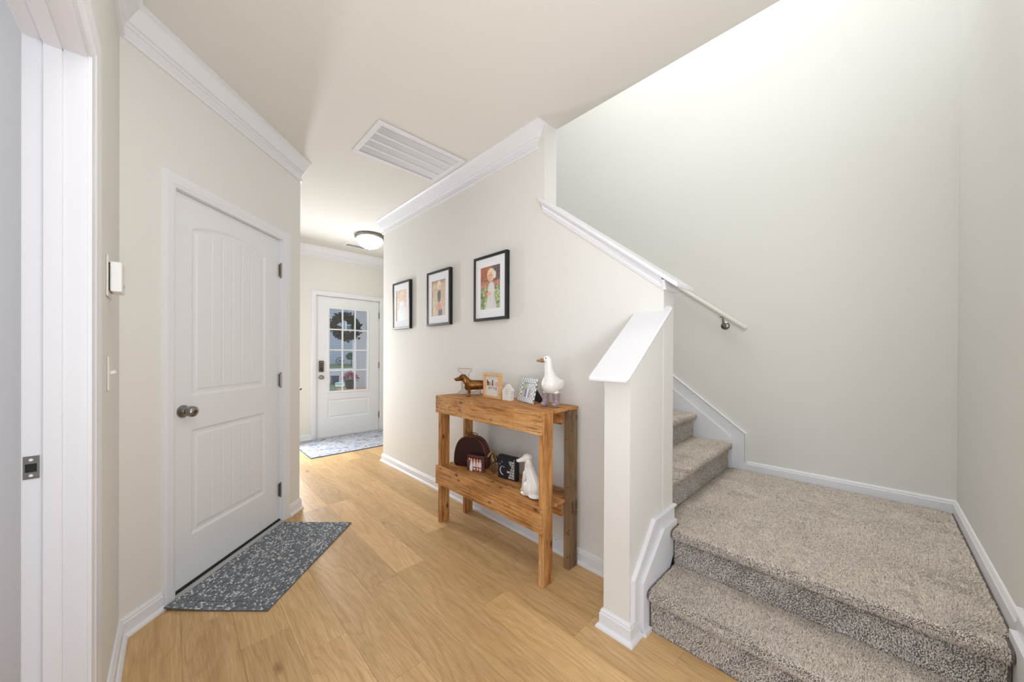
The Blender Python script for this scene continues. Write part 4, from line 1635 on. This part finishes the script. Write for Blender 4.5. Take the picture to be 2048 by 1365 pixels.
# stamp on the grey leg, reading downwards
for txt, xo in (('1007-15', 1.672), ('36X42', 1.638)):
    tm = text_mesh(txt, 0.030, frame3((xo, TY0 - 0.0006, 0.385), (0, 0, -1), (1, 0, 0)), extrude=0.0002, space=0.9)
    tm.transform(Matrix.Translation((-TX0, -TY0, 0)))
    so = link('stamp', tm, M['stamp_ink'], ct)

# ---------------------------------------------------------------- on the top
zt = TOP + 0.0004


def dirang(dx, dy):
    return math.atan2(dy, dx)


# letter L
a = dirang(0.121, -0.114)
lt = thing('letter_l', 'pale translucent letter L ornament behind the bronze dog', 'letter', (1.513, 2.133, zt), a)
outl = [(0.0, 0.0), (0.166, 0.0), (0.166, 0.040), (0.154, 0.046), (0.140, 0.030), (0.118, 0.022), (0.080, 0.022), (0.080, 0.150), (0.090, 0.166), (0.100, 0.168), (0.100, 0.192), (0.0, 0.192), (0.0, 0.170), (0.016, 0.166),
        (0.026, 0.150), (0.026, 0.045), (0.020, 0.026), (0.006, 0.020), (0.0, 0.018)]
k = NT('frosted_acrylic')
k.b.inputs['Base Color'].default_value = lin((247, 240, 232))
k.b.inputs['Roughness'].default_value = 0.25
k.b.inputs['Transmission Weight'].default_value = 0.5
M['acrylic'] = k.m
link('letter_face', prism(outl, lambda x, z, d: (x, d, z), 0.002, 0.028), M['acrylic'], lt)
ed = []
loopo = outl + [outl[0]]
link('outline_edge', sweep(outl, [(0, 0), (0.0022, 0), (0.0022, 0.0025), (0, 0.0025)], lambda x, z, d: (x, d - 0.0006, z), left=1, closed=True), simple('brown_letter_edge', (150, 120, 98), 0.5), lt)

# bronze dachshund
dg_ = thing('dog_figurine', 'bronze dachshund figurine standing beside the hello sign', 'figurine', (1.512, 1.992, zt), dirang(-0.80, 0.60))
body = [('c', (0.004, 0, 0.080), 0.037, (-0.165, 0, 0.082), 0.030), ('e', (0.010, 0, 0.078), (0.030, 0.030, 0.038)), ('c', (0.012, 0, 0.100), 0.028, (0.034, 0, 0.126), 0.022),
        ('e', (0.046, 0, 0.133), (0.029, 0.024, 0.024)), ('c', (0.062, 0, 0.127), 0.0175, (0.092, 0, 0.119), 0.012), ('e', (0.102, 0, 0.123), (0.007, 0.007, 0.006)),
        ('c', (-0.185, 0, 0.09), 0.011, (-0.235, 0, 0.07), 0.005), ('e', (-0.165, 0, 0.078), (0.034, 0.032, 0.034))]
for s in (-1, 1):
    body += [('c', (0.004, s * 0.019, 0.065), 0.014, (0.003, s * 0.019, 0.012), 0.0095), ('e', (0.010, s * 0.019, 0.0075), (0.015, 0.0105, 0.0075)),
             ('c', (-0.172, s * 0.020, 0.06), 0.015, (-0.178, s * 0.020, 0.012), 0.009), ('e', (-0.170, s * 0.020, 0.0075), (0.015, 0.010, 0.0075))]
link('body', blob(body, 0.003, 4), M['bronze'], dg_)
for s in (-1, 1):
    link('ear', blob([('e', (0.034, s * 0.0265, 0.114), (0.015, 0.006, 0.031), (0, 0.25, 0))], 0.0025, 3), M['bronze'], dg_)
    link('eye', blob([('e', (0.064, s * 0.0185, 0.140), (0.0034, 0.0026, 0.0034))], 0.001, 1), M['eye'], dg_)

# hello spring sign
hs = thing('hello_sign', 'light wood box sign reading hello spring on the console top', 'sign', (1.551, 1.890, zt), 0)
SW, SH_, SD = 0.172, 0.170, 0.028
bm = bmesh.new()
b = 0.015
for lo, hi in (((0, -SW, 0), (SD, 0, b)), ((0, -SW, SH_ - b), (SD, 0, SH_)), ((0, -b, b), (SD, 0, SH_ - b)), ((0, -SW, b), (SD, -SW + b, SH_ - b))):
    add_box(bm, lo, hi, 0.0012)
link('box_frame', bm_mesh(bm), M['beech'], hs)
link('panel', box((0.016, -SW + b, b), (0.024, -b, SH_ - b)), M['offwhite'], hs)
xx = -0.024
for ch, mt_, wd in (('h', 'ink', 0.0275), ('e', 'coral_ink', 0.027), ('l', 'ink', 0.0145), ('l', 'pale_blue_ink', 0.015), ('o', 'coral_ink', 0.03)):
    link('letter', text_mesh(ch, 0.052, frame3((0.0156, xx, 0.085), (0, -1, 0)), offset=0.0022, extrude=0.0003), M[mt_], hs)
    xx -= wd
link('script_word', text_mesh('spring', 0.030, frame3((0.0156, -0.034, 0.062), (0, -1, 0)), offset=-0.0002, extrude=0.0003, shear=0.35, space=1.25), M['ink'], hs)
link('hanger', tube([(0.014, -0.083, SH_), (0.014, -0.083, SH_ + 0.004), (0.014, -0.088, SH_ + 0.006), (0.014, -0.093, SH_ + 0.004), (0.014, -0.093, SH_)], 0.001, 6), M['nickel'], hs)

# small white house block
hb = thing('house_block', 'small white wooden house block between sign and photo frame', 'ornament', (1.553, 1.694, zt), dirang(0.009, -0.074) + PI / 2)
hp = [(0, 0), (0.075, 0), (0.075, 0.062), (0.0375, 0.100), (0, 0.062)]
link('house_body', prism(hp, lambda y, z, d: (d, -y, z), 0.0, 0.030), M['offwhite'], hb)
rp = [(-0.004, 0.060), (-0.004, 0.063), (0.0375, 0.104), (0.079, 0.063), (0.079, 0.060), (0.0375, 0.1003)]
link('roof', prism(rp, lambda y, z, d: (d, -y, z), -0.001, 0.034), M['offwhite'], hb)
bm = bmesh.new()
for z, w_ in ((0.066, 0.016), (0.054, 0.026), (0.042, 0.022), (0.030, 0.004)):
    x = 0.0375 - w_ / 2
    while x < 0.0375 + w_ / 2:
        add_box(bm, (-0.0004, -x - 0.003, z), (-0.0001, -x, z + 0.005))
        x += 0.005
link('faded_lettering', bm_mesh(bm), M['grey_ink'], hb, kind='stuff')

# patterned photo frame on its easel
pf_ = thing('lattice_picture_frame', 'blue and white lattice photo frame leaning beside the goose', 'photo frame', (1.591, 1.594, zt), dirang(-0.058, -0.183) + PI / 2)
PWd, PHt = 0.190, 0.150
TL_ = Matrix.Rotation(math.radians(13), 4, 'Y')


def lean(me):
    me.transform(TL_)
    return me


bd = 0.030
bm = bmesh.new()
for lo, hi in (((0, -PWd, 0), (0.014, 0, bd)), ((0, -PWd, PHt - bd), (0.014, 0, PHt)), ((0, -bd, bd), (0.014, 0, PHt - bd)), ((0, -PWd, bd), (0.014, -PWd + bd, PHt - bd))):
    add_box(bm, lo, hi, 0.0015)
for i in range(9):
    for z in (0.001, PHt - 0.001):
        bmesh.ops.create_uvsphere(bm, u_segments=8, v_segments=6, radius=0.007, matrix=Matrix.Translation((0.007, -PWd * (i + 0.5) / 9, z)) @ Matrix.Diagonal((0.9, 1.4, 0.7, 1)))
for i in range(7):
    for y in (-0.001, -PWd + 0.001):
        bmesh.ops.create_uvsphere(bm, u_segments=8, v_segments=6, radius=0.007, matrix=Matrix.Translation((0.007, y, PHt * (i + 0.5) / 7)) @ Matrix.Diagonal((0.9, 0.7, 1.4, 1)))
fo = link('scalloped_frame', lean(bm_mesh(bm, sm=40)), M['lattice'], pf_)
fo.location.z = 0.006


def couple(U, V):
    n = vnoise(U, V, 9, 31)[:, None]
    c = over(C(170, 196, 150) * (0.8 + 0.4 * n), C(206, 222, 232), sstep(0.3, 0.5, U)[:, None])
    c = over(c, C(196, 214, 226), sstep(0.75, 0.95, V)[:, None] * 0.6)
    for x, col in ((0.36, C(126, 134, 178)), (0.56, C(232, 232, 236)), (0.72, C(134, 158, 178)), (0.2, C(206, 190, 178)), (0.86, C(214, 192, 190))):
        c = over(c, col, ell(U, V, x, 0.22, 0.10, 0.42))
        c = over(c, C(214, 184, 168), ell(U, V, x, 0.68, 0.05, 0.08))
    return c


pg_ = link('photo', lean(painted_grid(PWd - 2 * bd + 0.002, PHt - 2 * bd + 0.002, 60, 44, couple, lambda a, b_: (0.006, -bd + 0.001 - a, bd - 0.001 + b_))), M['print'], pf_)
pg_.location.z = 0.006
eb = link('backing', lean(box((0.0142, -PWd + 0.006, 0.006), (0.018, -0.006, PHt - 0.006))), M['black'], pf_)
eb.location.z = 0.006
est = [(0.022, 0.100), (0.100, 0.002), (0.074, 0.002), (0.022, 0.02)]
link('easel_stand', prism([(0.052, 0.098), (0.036, 0.020), (0.086, 0.0), (0.106, 0.018)], lambda x, z, d: (x, d, z), -PWd + 0.045, -PWd + 0.050), M['black'], pf_, label='black easel stand')

# goose in rain boots
FG = dirang(-0.97, -0.22)
gs = thing('goose_figurine', 'white ceramic goose figurine wearing mauve rain boots', 'figurine', (1.565, 1.293, zt), FG)
hd = (math.cos(math.radians(-56)), math.sin(math.radians(-56)))
hx = lambda t, z: (0.004 + hd[0] * t, hd[1] * t, z)
gb = [('e', (-0.008, 0, 0.128), (0.066, 0.059, 0.058)), ('e', (0.006, 0, 0.150), (0.046, 0.046, 0.040)), ('c', (0.004, 0, 0.160), 0.038, hx(0.010, 0.212), 0.0245), ('c', hx(0.010, 0.212), 0.0245, hx(0.014, 0.262), 0.0215),
      ('e', hx(0.022, 0.272), (0.024, 0.021, 0.021), (0, 0, math.radians(-56))), ('c', (-0.045, 0, 0.125), 0.036, (-0.078, 0, 0.132), 0.014),
      ('c', (0, 0.033, 0.08), 0.017, (0, 0.033, 0.064), 0.015), ('c', (0, -0.033, 0.08), 0.017, (0, -0.033, 0.064), 0.015)]
for s in (-1, 1):
    gb.append(('e', (-0.024, s * 0.050, 0.128), (0.046, 0.012, 0.030), (0, 0.2, 0)))
link('body', blob(gb, 0.0032, 6), M['porcelain'], gs)
bk = blob([('e', hx(0.047, 0.266), (0.016, 0.0125, 0.0135), (0, 0.1, math.radians(-56))), ('c', hx(0.050, 0.264), 0.0105, hx(0.078, 0.264), 0.0055)], 0.002, 4)
link('beak', bk, M['beak'], gs)
pe = (-hd[1], hd[0])
for s in (-1, 1):
    p = hx(0.030, 0.279)
    link('eye', blob([('e', (p[0] + pe[0] * 0.0185 * s, p[1] + pe[1] * 0.0185 * s, p[2]), (0.0036, 0.0036, 0.0030))], 0.001, 1), M['eye'], gs)
for s in (-1, 1):
    bo = link('boot', blob([('c', (0, s * 0.0345, 0.066), 0.0215, (0.000, s * 0.0345, 0.022), 0.0185), ('e', (0.013, s * 0.0345, 0.016), (0.030, 0.0205, 0.0165))], 0.003, 4), M['mauve'], gs)
    link('sole', blob([('e', (0.011, s * 0.0345, 0.004), (0.034, 0.0225, 0.0042))], 0.0022, 2), M['mauve'], bo)
    link('cuff', lathe([(0.0205, -0.004), (0.0232, -0.004), (0.0236, 0.004), (0.0210, 0.005)], 24, center=(0, s * 0.0345, 0.071)), M['mauve'], bo)

# ---------------------------------------------------------------- on the lower shelf
zs_ = SHF + 0.0004
wa = dirang(0.396, -0.918)
bg = thing('domed_handbag', 'dark brown woven domed handbag on the lower shelf', 'handbag', (1.466, 2.122, zs_), wa)


def dome(n=40):
    pts = []
    Wb, Hb = 0.272, 0.222
    for i in range(n + 1):
        t = PI * i / n
        x = Wb / 2 * (1 + abs(math.cos(t)) ** 0.72 * (1 if math.cos(t) >= 0 else -1))
        pts.append((x, 0.030 + (Hb - 0.030) * math.sin(t) ** 0.9))
    return [(0.022, 0.0), (Wb - 0.022, 0.0), (Wb - 0.006, 0.008)] + pts + [(0.006, 0.008)]


bm = bmesh.new()
bm.from_mesh(prism(dome(), lambda x, z, d: (x, d, z), 0.0, 0.075))
es = [e for e in bm.edges if len(e.link_faces) == 2 and e.calc_face_angle(0) > 1.0 and abs(e.verts[0].co.y - e.verts[1].co.y) < 1e-6]
bmesh.ops.bevel(bm, geom=es, offset=0.012, segments=4, affect='EDGES', profile=0.5)
link('bag_body', bm_mesh(bm, sm=35), M['bag'], bg)
hl = []
for i in range(28):
    t = 2 * PI * i / 27
    hl.append((0.136 + 0.044 * math.cos(t), 0.030 + 0.026 * math.sin(t), 0.231 + 0.006 * math.sin(t)))
link('handle', tube(hl, 0.0034, 8), M['brass'], bg, label='brass ring handle')
link('clasp', box((0.118, 0.022, 0.219), (0.154, 0.046, 0.232), 0.004, seg=2), M['bag'], bg)

pb = thing('photo_block', 'small group photo on a mauve block leaning against the handbag', 'photo block', (1.476, 1.970, zs_), dirang(0.037, -0.119))
BW_, BH_ = 0.124, 0.104


def group_photo(U, V):
    n = vnoise(U, V, 26, 41)[:, None]
    c = over(C(96, 26, 22), C(240, 206, 190), (n > 0.60) * 0.5 * (V < 0.8)[:, None])
    for x, col in ((0.16, C(96, 88, 92)), (0.30, C(240, 228, 222)), (0.50, C(240, 226, 214)), (0.70, C(236, 214, 204)), (0.88, C(244, 232, 226))):
        c = over(c, col, ell(U, V, x, 0.42, 0.09, 0.34))
        c = over(c, C(240, 190, 164), ell(U, V, x, 0.80, 0.05, 0.08))
    c = over(c, C(244, 238, 236), ell(U, V, 0.28, 0.2, 0.1, 0.3))
    c = over(c, C(150, 40, 44), (np.abs(V - 0.28) < 0.035)[:, None] * (U > 0.4)[:, None] * 0.8)
    return c


link('block', box((0, 0.0006, 0), (BW_, 0.036, BH_), 0.001), simple('mauve_block_paint', (112, 84, 86), 0.6), pb)
link('photo', painted_grid(BW_ - 0.002, BH_ - 0.003, 64, 54, group_photo, lambda a, b_: (0.001 + a, 0.0, 0.001 + b_)), M['print'], pb)

tgz = thing('striped_animal_figurine', 'small tan figurine with dark stripes next to the handbag', 'figurine', (1.592, 1.792, zs_), dirang(-0.86, 0.34))
tb = [('c', (0.018, 0, 0.095), 0.024, (-0.040, 0, 0.090), 0.024), ('c', (0.020, 0, 0.105), 0.018, (0.032, 0, 0.128), 0.014), ('e', (0.036, 0, 0.136), (0.017, 0.014, 0.016)), ('c', (0.044, 0, 0.132), 0.011, (0.060, 0, 0.118), 0.0085)]
for s in (-1, 1):
    tb += [('c', (0.022, s * 0.013, 0.085), 0.012, (0.024, s * 0.014, 0.006), 0.0075), ('c', (-0.044, s * 0.013, 0.082), 0.013, (-0.046, s * 0.014, 0.006), 0.0075), ('e', (0.030, s * 0.011, 0.153), (0.004, 0.006, 0.009))]
tb.append(('c', (-0.062, 0, 0.095), 0.004, (-0.070, 0, 0.045), 0.003))
tm = blob(tb, 0.0025, 3)
co = np.empty(len(tm.vertices) * 3); tm.vertices.foreach_get('co', co); co = co.reshape(-1, 3)
leg = co[:, 2] < 0.066
ph = np.where(leg, co[:, 2] * 420, co[:, 0] * 300 + np.abs(co[:, 1]) * 120 + co[:, 2] * 110 + 2 * np.sin(co[:, 2] * 90))
st_ = (np.sin(ph) > 0.1)[:, None]
cc = np.where(st_, C(36, 28, 22), C(150, 116, 76))
cc = np.where(co[:, 2:3] < 0.008, C(30, 24, 20), cc)
cc = np.where(cc <= 0.04045, cc / 12.92, ((cc + 0.055) / 1.055) ** 2.4)
at = tm.color_attributes.new('Col', 'FLOAT_COLOR', 'POINT')
at.data.foreach_set('color', np.concatenate([cc, np.ones((len(cc), 1))], 1).astype(np.float32).ravel())
link('body', tm, M['paintwork'], tgz)

ms = thing('moon_sign', 'navy block sign reading I love you to the moon and back', 'sign', (1.544, 1.722, zs_), dirang(0.020, -0.148))
MWd, MH_ = 0.150, 0.148
link('block', box((0, 0, 0), (MWd, 0.034, MH_), 0.0012), M['navy'], ms)
z = 0.124
for ln_, s_ in (('I', 0.0185), ('LOVE', 0.0185), ('YOU', 0.0185), ('TO', 0.0185), ('THE', 0.0185), ('MOON', 0.0185), ('AND', 0.0185), ('BACK', 0.0185)):
    link('lettering', text_mesh(ln_, s_, frame3((0.136, -0.0004, z), (1, 0, 0)), 'RIGHT', offset=0.0006, extrude=0.0003), M['ivory_ink'], ms)
    z -= 0.0162
cr = []
for i in range(25):
    t = math.radians(100 + 160 * i / 24)
    cr.append((0.046 + 0.030 * math.cos(t), 0.052 + 0.030 * math.sin(t)))
for i in range(25):
    t = math.radians(260 - 160 * i / 24)
    cr.append((0.0525 + 0.0315 * math.cos(t) * 0.95, 0.054 + 0.0285 * math.sin(t)))
link('moon', prism(cr, lambda x, z_, d: (x, d, z_), -0.0006, -0.0001), M['ivory_ink'], ms)
for sx, sz in ((0.034, 0.107), (0.016, 0.090), (0.050, 0.076)):
    star = [(sx + (0.0048 if i % 2 == 0 else 0.0021) * math.cos(PI / 2 + PI * i / 5), sz + (0.0048 if i % 2 == 0 else 0.0021) * math.sin(PI / 2 + PI * i / 5)) for i in range(10)]
    link('star', prism(star, lambda x, z_, d: (x, d, z_), -0.0006, -0.0001), M['ivory_ink'], ms)

wd_ = thing('hound_figurine', 'glossy white sitting hound figurine beside the navy sign', 'figurine', (1.492, 1.368, zs_), dirang(0.25, 0.97))
ha = math.radians(63)
hc, hsn = math.cos(ha), math.sin(ha)


def hp_(f, l, z_):
    return (0.038 + f * hc - l * hsn, f * hsn + l * hc, z_)


db = [('e', (-0.034, 0, 0.048), (0.050, 0.048, 0.050)), ('c', (-0.026, 0, 0.065), 0.044, (0.026, 0, 0.135), 0.034), ('c', (0.026, 0, 0.135), 0.034, (0.036, 0, 0.180), 0.024),
      ('e', hp_(0.006, 0, 0.203), (0.033, 0.026, 0.028), (0, 0, ha)), ('c', hp_(0.022, 0, 0.199), 0.018, hp_(0.062, 0, 0.187), 0.0105), ('e', hp_(0.070, 0, 0.191), (0.006, 0.006, 0.0055)), ('e', (-0.05, 0, 0.014), (0.044, 0.054, 0.014))]
for s in (-1, 1):
    db += [('c', (0.040, s * 0.021, 0.115), 0.017, (0.064, s * 0.022, 0.014), 0.0115), ('e', (0.072, s * 0.022, 0.010), (0.017, 0.012, 0.010)), ('e', (-0.008, s * 0.042, 0.045), (0.040, 0.018, 0.042)), ('e', (0.020, s * 0.046, 0.011), (0.032, 0.014, 0.011))]
link('body', blob(db, 0.0035, 6), M['porcelain'], wd_)
for s in (-1, 1):
    link('ear', blob([('e', hp_(0.000, s * 0.0285, 0.170), (0.019, 0.0075, 0.041), (0, 0.25, ha))], 0.0025, 4), M['porcelain'], wd_)

# ---------------------------------------------------------------- outside the front door
GZ = -0.15
struct('floor_porch', box((-1.0, YF + 0.14, GZ), (5.0, YF + 2.0, -0.03)), M['concrete'])
struct('floor_driveway', box((-30, YF + 2.0, GZ - 0.1), (40, 29.5, GZ)), M['asphalt'])
struct('floor_sidewalk', box((-30, 29.5, GZ - 0.1), (40, 32.0, GZ + 0.03)), M['concrete'])
tag(link('far_lawn', box((-30, 32.0, GZ - 0.1), (40, 41.0, GZ + 0.06)), M['grass'], kind='stuff'), 'green lawn strip in front of the neighbouring house', 'lawn')
# wreath on the outside of the door
wr = thing('wreath', 'dark leafy wreath hung on the outside of the front door glass', 'wreath', (1.905, YF + 0.125, 1.622))
link('twig_ring', sweep([(0.158 * math.cos(2 * PI * i / 40), 0.158 * math.sin(2 * PI * i / 40)) for i in range(40)], [(0.026 * math.cos(t), 0.022 * math.sin(t)) for t in np.linspace(0, 2 * PI, 8, endpoint=False)], lambda x, z_, d: (x, d, z_), closed=True), M['bark'], wr)
bm = bmesh.new()
rr = random.Random(5)
for i in range(620):
    t = rr.random() * 2 * PI
    rad = 0.158 + rr.gauss(0, 0.026)
    L, wdt = rr.uniform(0.045, 0.08), rr.uniform(0.014, 0.024)
    rest = Matrix.Translation((rad * math.cos(t), rr.uniform(-0.03, 0.03), rad * math.sin(t))) @ Matrix.Rotation(-(t + PI / 2 + rr.uniform(-1.1, 1.1)), 4, 'Y') @ Matrix.Rotation(rr.uniform(-0.9, 0.9), 4, 'X') @ Matrix.Rotation(rr.uniform(-0.5, 0.5), 4, 'Z')
    vs = [bm.verts.new(rest @ Vector(p)) for p in ((0, 0, 0), (L * 0.45, 0.004, wdt), (L, -0.006, 0), (L * 0.45, 0.004, -wdt), (L * 0.5, -0.004, 0))]
    for f in ((0, 1, 4), (1, 2, 4), (2, 3, 4), (3, 0, 4)):
        bm.faces.new([vs[q] for q in f])
link('leaves', bm_mesh(bm, recalc=False), M['leaf_dark'], wr, kind='stuff')
# porch column
pc = thing('porch_column', 'square grey porch column right of the flower pot, outside', 'column', (2.545, 6.72, -0.03))
link('shaft', box((-0.115, -0.10, 0.14), (0.115, 0.10, 2.15), 0.004), M['column'], pc)
link('base', box((-0.14, -0.125, 0), (0.14, 0.125, 0.14), 0.006), M['column'], pc)
link('capital', box((-0.14, -0.125, 2.15), (0.14, 0.125, 2.26), 0.006), M['column'], pc)
struct('ceiling_porch', box((-1.0, YF + 0.14, 2.6), (5.0, YF + 2.0, 2.7)), M['column'])
# wooden bench with flower pot
bn = thing('porch_bench', 'orange cedar bench under the flower pot on the porch', 'bench', (2.40, 6.32, -0.03))
link('seat', box((-0.36, -0.14, 0.615), (0.36, 0.14, 0.640), 0.003), M['deck'], bn)
for sx in (-0.32, 0.32):
    for sy in (-0.11, 0.11):
        link('leg', box((sx - 0.02, sy - 0.02, 0), (sx + 0.02, sy + 0.02, 0.615)), M['deck'], bn)
fp = thing('flower_pot', 'dark pot of coral red flowers on the porch bench outside', 'flower pot', (2.215, 6.32, 0.6105))
link('pot', lathe([(0, 0), (0.062, 0), (0.078, 0.07), (0.088, 0.135), (0.094, 0.138), (0.094, 0.150), (0.082, 0.150), (0.078, 0.13), (0, 0.13)], 28), M['pot'], fp)
bm = bmesh.new()
for i in range(260):
    t, ph_ = rr.random() * 2 * PI, rr.random()
    rad = 0.135 * math.sqrt(rr.random())
    zc = 0.15 + 0.15 * (1 - (rad / 0.15) ** 2) * rr.uniform(0.5, 1.05)
    for q in range(5):
        a_ = 2 * PI * q / 5 + t
        c_ = Vector((rad * math.cos(t * 3), rad * math.sin(t * 3), zc))
        u_ = Vector((math.cos(a_), math.sin(a_), 0.35 * rr.uniform(-1, 1))) * 0.019
        v_ = Vector((-math.sin(a_), math.cos(a_), 0.2)) * 0.010
        bm.faces.new([bm.verts.new(p) for p in (c_, c_ + u_ * 0.6 + v_, c_ + u_, c_ + u_ * 0.6 - v_)])
link('blossoms', bm_mesh(bm, recalc=False), M['petal'], fp, kind='stuff')
bm = bmesh.new()
for i in range(120):
    t = rr.random() * 2 * PI
    rad = 0.12 * math.sqrt(rr.random())
    c_ = Vector((rad * math.cos(t), rad * math.sin(t), 0.13 + rr.uniform(0, 0.07)))
    u_ = Vector((math.cos(t), math.sin(t), rr.uniform(-0.6, 0.4))) * 0.035
    v_ = Vector((-math.sin(t), math.cos(t), 0)) * 0.012
    bm.faces.new([bm.verts.new(p) for p in (c_, c_ + u_ * 0.5 + v_, c_ + u_, c_ + u_ * 0.5 - v_)])
link('foliage', bm_mesh(bm, recalc=False), M['leaf_green'], fp, kind='stuff')
# yard boxes near the drive
ub = thing('utility_box', 'dark slate utility box standing outside at left of the glass', 'utility box', (4.95, 15.9, GZ + 0.032))
link('cabinet', box((-0.13, -0.13, 0), (0.13, 0.13, 0.34), 0.01), M['bin'], ub)
link('cap', box((-0.145, -0.145, 0.34), (0.145, 0.145, 0.37), 0.01), M['bin'], ub)
tp = thing('teal_lidded_tub', 'pale teal lidded round tub on the grass outside', 'tub', (4.80, 14.8, GZ + 0.032))
link('tub', lathe([(0, 0), (0.16, 0), (0.175, 0.10), (0.0, 0.10)], 24), M['offwhite'], tp)
link('lid', lathe([(0, 0.101), (0.185, 0.101), (0.18, 0.14), (0.12, 0.165), (0, 0.17)], 24), M['teal'], tp, label='pale teal lid')
tag(link('near_grass', box((3.6, 13.2, GZ), (5.6, 16.6, GZ + 0.03)), M['grass'], kind='stuff'), 'green grass patch around the teal tub', 'grass')


def shrub(name, label, loc, rad, hgt, trunk, nleaf, seed):
    o = thing(name, label, 'shrub', loc)
    link('trunk', tube([(0, 0, 0), (0.02, 0.01, trunk)], [0.05, 0.035], 8), M['bark'], o)
    bm = bmesh.new()
    q = random.Random(seed)
    for i in range(nleaf):
        a_, e_ = q.random() * 2 * PI, math.asin(q.uniform(-0.8, 1))
        r_ = rad * q.uniform(0.55, 1.05)
        c_ = Vector((r_ * math.cos(a_) * math.cos(e_), r_ * math.sin(a_) * math.cos(e_), trunk + hgt / 2 + hgt / 2 * math.sin(e_)))
        n_ = Vector((q.gauss(0, 1), q.gauss(0, 1), q.gauss(0, 1))).normalized()
        t_ = n_.orthogonal().normalized() * rad * 0.16
        b_ = n_.cross(t_).normalized() * rad * 0.09
        bm.faces.new([bm.verts.new(p) for p in (c_ - t_, c_ + b_, c_ + t_, c_ - b_)])
    link('foliage', bm_mesh(bm, recalc=False), M['leaf_green'], o, kind='stuff')


shrub('lollipop_shrub', 'round green shrub on a short trunk before the grey house', (13.30, 37.6, GZ + 0.063), 0.52, 0.75, 0.55, 500, 2)
shrub('young_tree', 'taller green shrub just right of the round shrub outside', (14.15, 37.9, GZ + 0.063), 0.36, 0.85, 0.55, 320, 3)
# neighbouring house: siding courses laid as separate boards
hs_ = thing('exterior_house', 'grey blue house with lapped siding across the street', 'house', (14.0, 41.0, GZ))
link('house_wall', box((-8, 0.04, 0), (12, 7, 8.2)), M['siding'], hs_)
cm = None
for i in range(40):
    if cm is None:
        bm = bmesh.new()
        vs = [bm.verts.new(p) for p in ((-8, -0.02, 0), (12, -0.02, 0), (12, 0.02, 0.205), (-8, 0.02, 0.205), (-8, 0.04, 0.0), (12, 0.04, 0.0), (12, 0.04, 0.205), (-8, 0.04, 0.205))]
        for f in ((0, 1, 2, 3), (4, 7, 6, 5), (0, 4, 5, 1), (2, 6, 7, 3), (0, 3, 7, 4), (1, 5, 6, 2)):
            bm.faces.new([vs[q] for q in f])
        cm = bm_mesh(bm)
    o = link('siding_board', cm, M['siding'] if not cm.materials else None, hs_)
    o.location = (0, 0, 0.2 + 0.2 * i)
link('roof', prism([(-0.6, 8.2), (3.5, 10.6), (7.6, 8.2)], lambda y, z_, d: (d, y, z_), -8.5, 12.5), M['roof'], hs_)


def house_window(x, z_, wd, ht, shut):
    f = link('window', box((x - wd / 2 - 0.08, -0.06, z_ - ht / 2 - 0.08), (x + wd / 2 + 0.08, -0.021, z_ + ht / 2 + 0.08)), M['white'], hs_)
    for s in (-1, 1):
        link('pane', box((x - wd / 2, -0.07, z_ + s * ht / 4 - ht / 4 + 0.02), (x + wd / 2, -0.061, z_ + s * ht / 4 + ht / 4 - 0.02)), M['house_glass'], f)
    if shut:
        for s in (-1, 1):
            link('shutter', box((x + s * (wd / 2 + 0.30) - 0.2, -0.07, z_ - ht / 2 - 0.05), (x + s * (wd / 2 + 0.30) + 0.2, -0.021, z_ + ht / 2 + 0.05)), M['bin'], hs_)


house_window(0.25, 4.45, 0.62, 1.1, False)
house_window(3.1, 1.5, 1.0, 1.7, True)
house_window(-3.4, 4.6, 0.9, 1.4, False)
# wagon wheel and lantern at the house
ww = thing('wagon_wheel', 'dark wagon wheel leaning on the grey siding', 'wheel', (13.15, 40.6, GZ + 0.07))
link('rim', sweep([(0.38 * math.cos(2 * PI * i / 28), 0.40 + 0.38 * math.sin(2 * PI * i / 28)) for i in range(28)], [(-0.025, -0.02), (0.02, -0.02), (0.02, 0.02), (-0.025, 0.02)], lambda x, z_, d: (x, d, z_), closed=True), M['bark'], ww)
for i in range(4):
    a_ = PI * i / 4
    link('spoke', tube([(0.37 * math.cos(a_), 0, 0.40 + 0.37 * math.sin(a_)), (-0.37 * math.cos(a_), 0, 0.40 - 0.37 * math.sin(a_))], 0.015, 6), M['bark'], ww)
link('hub', lathe([(0, -0.05), (0.06, -0.05), (0.06, 0.05), (0, 0.05)], 14, 'Y', (0, 0, 0.40)), M['bark'], ww)
ln_ = thing('wall_lantern', 'small dark lantern on the grey siding at left of the glass', 'lantern', (11.75, 40.97, 0.95))
link('arm', tube([(0, 0, 0), (0, -0.18, 0.06)], 0.03, 8), M['black'], ln_)
link('lantern_body', lathe([(0, -0.16), (0.06, -0.16), (0.09, 0.02), (0.13, 0.04), (0.0, 0.14)], 12, center=(0, -0.2, 0.04)), M['black'], ln_)
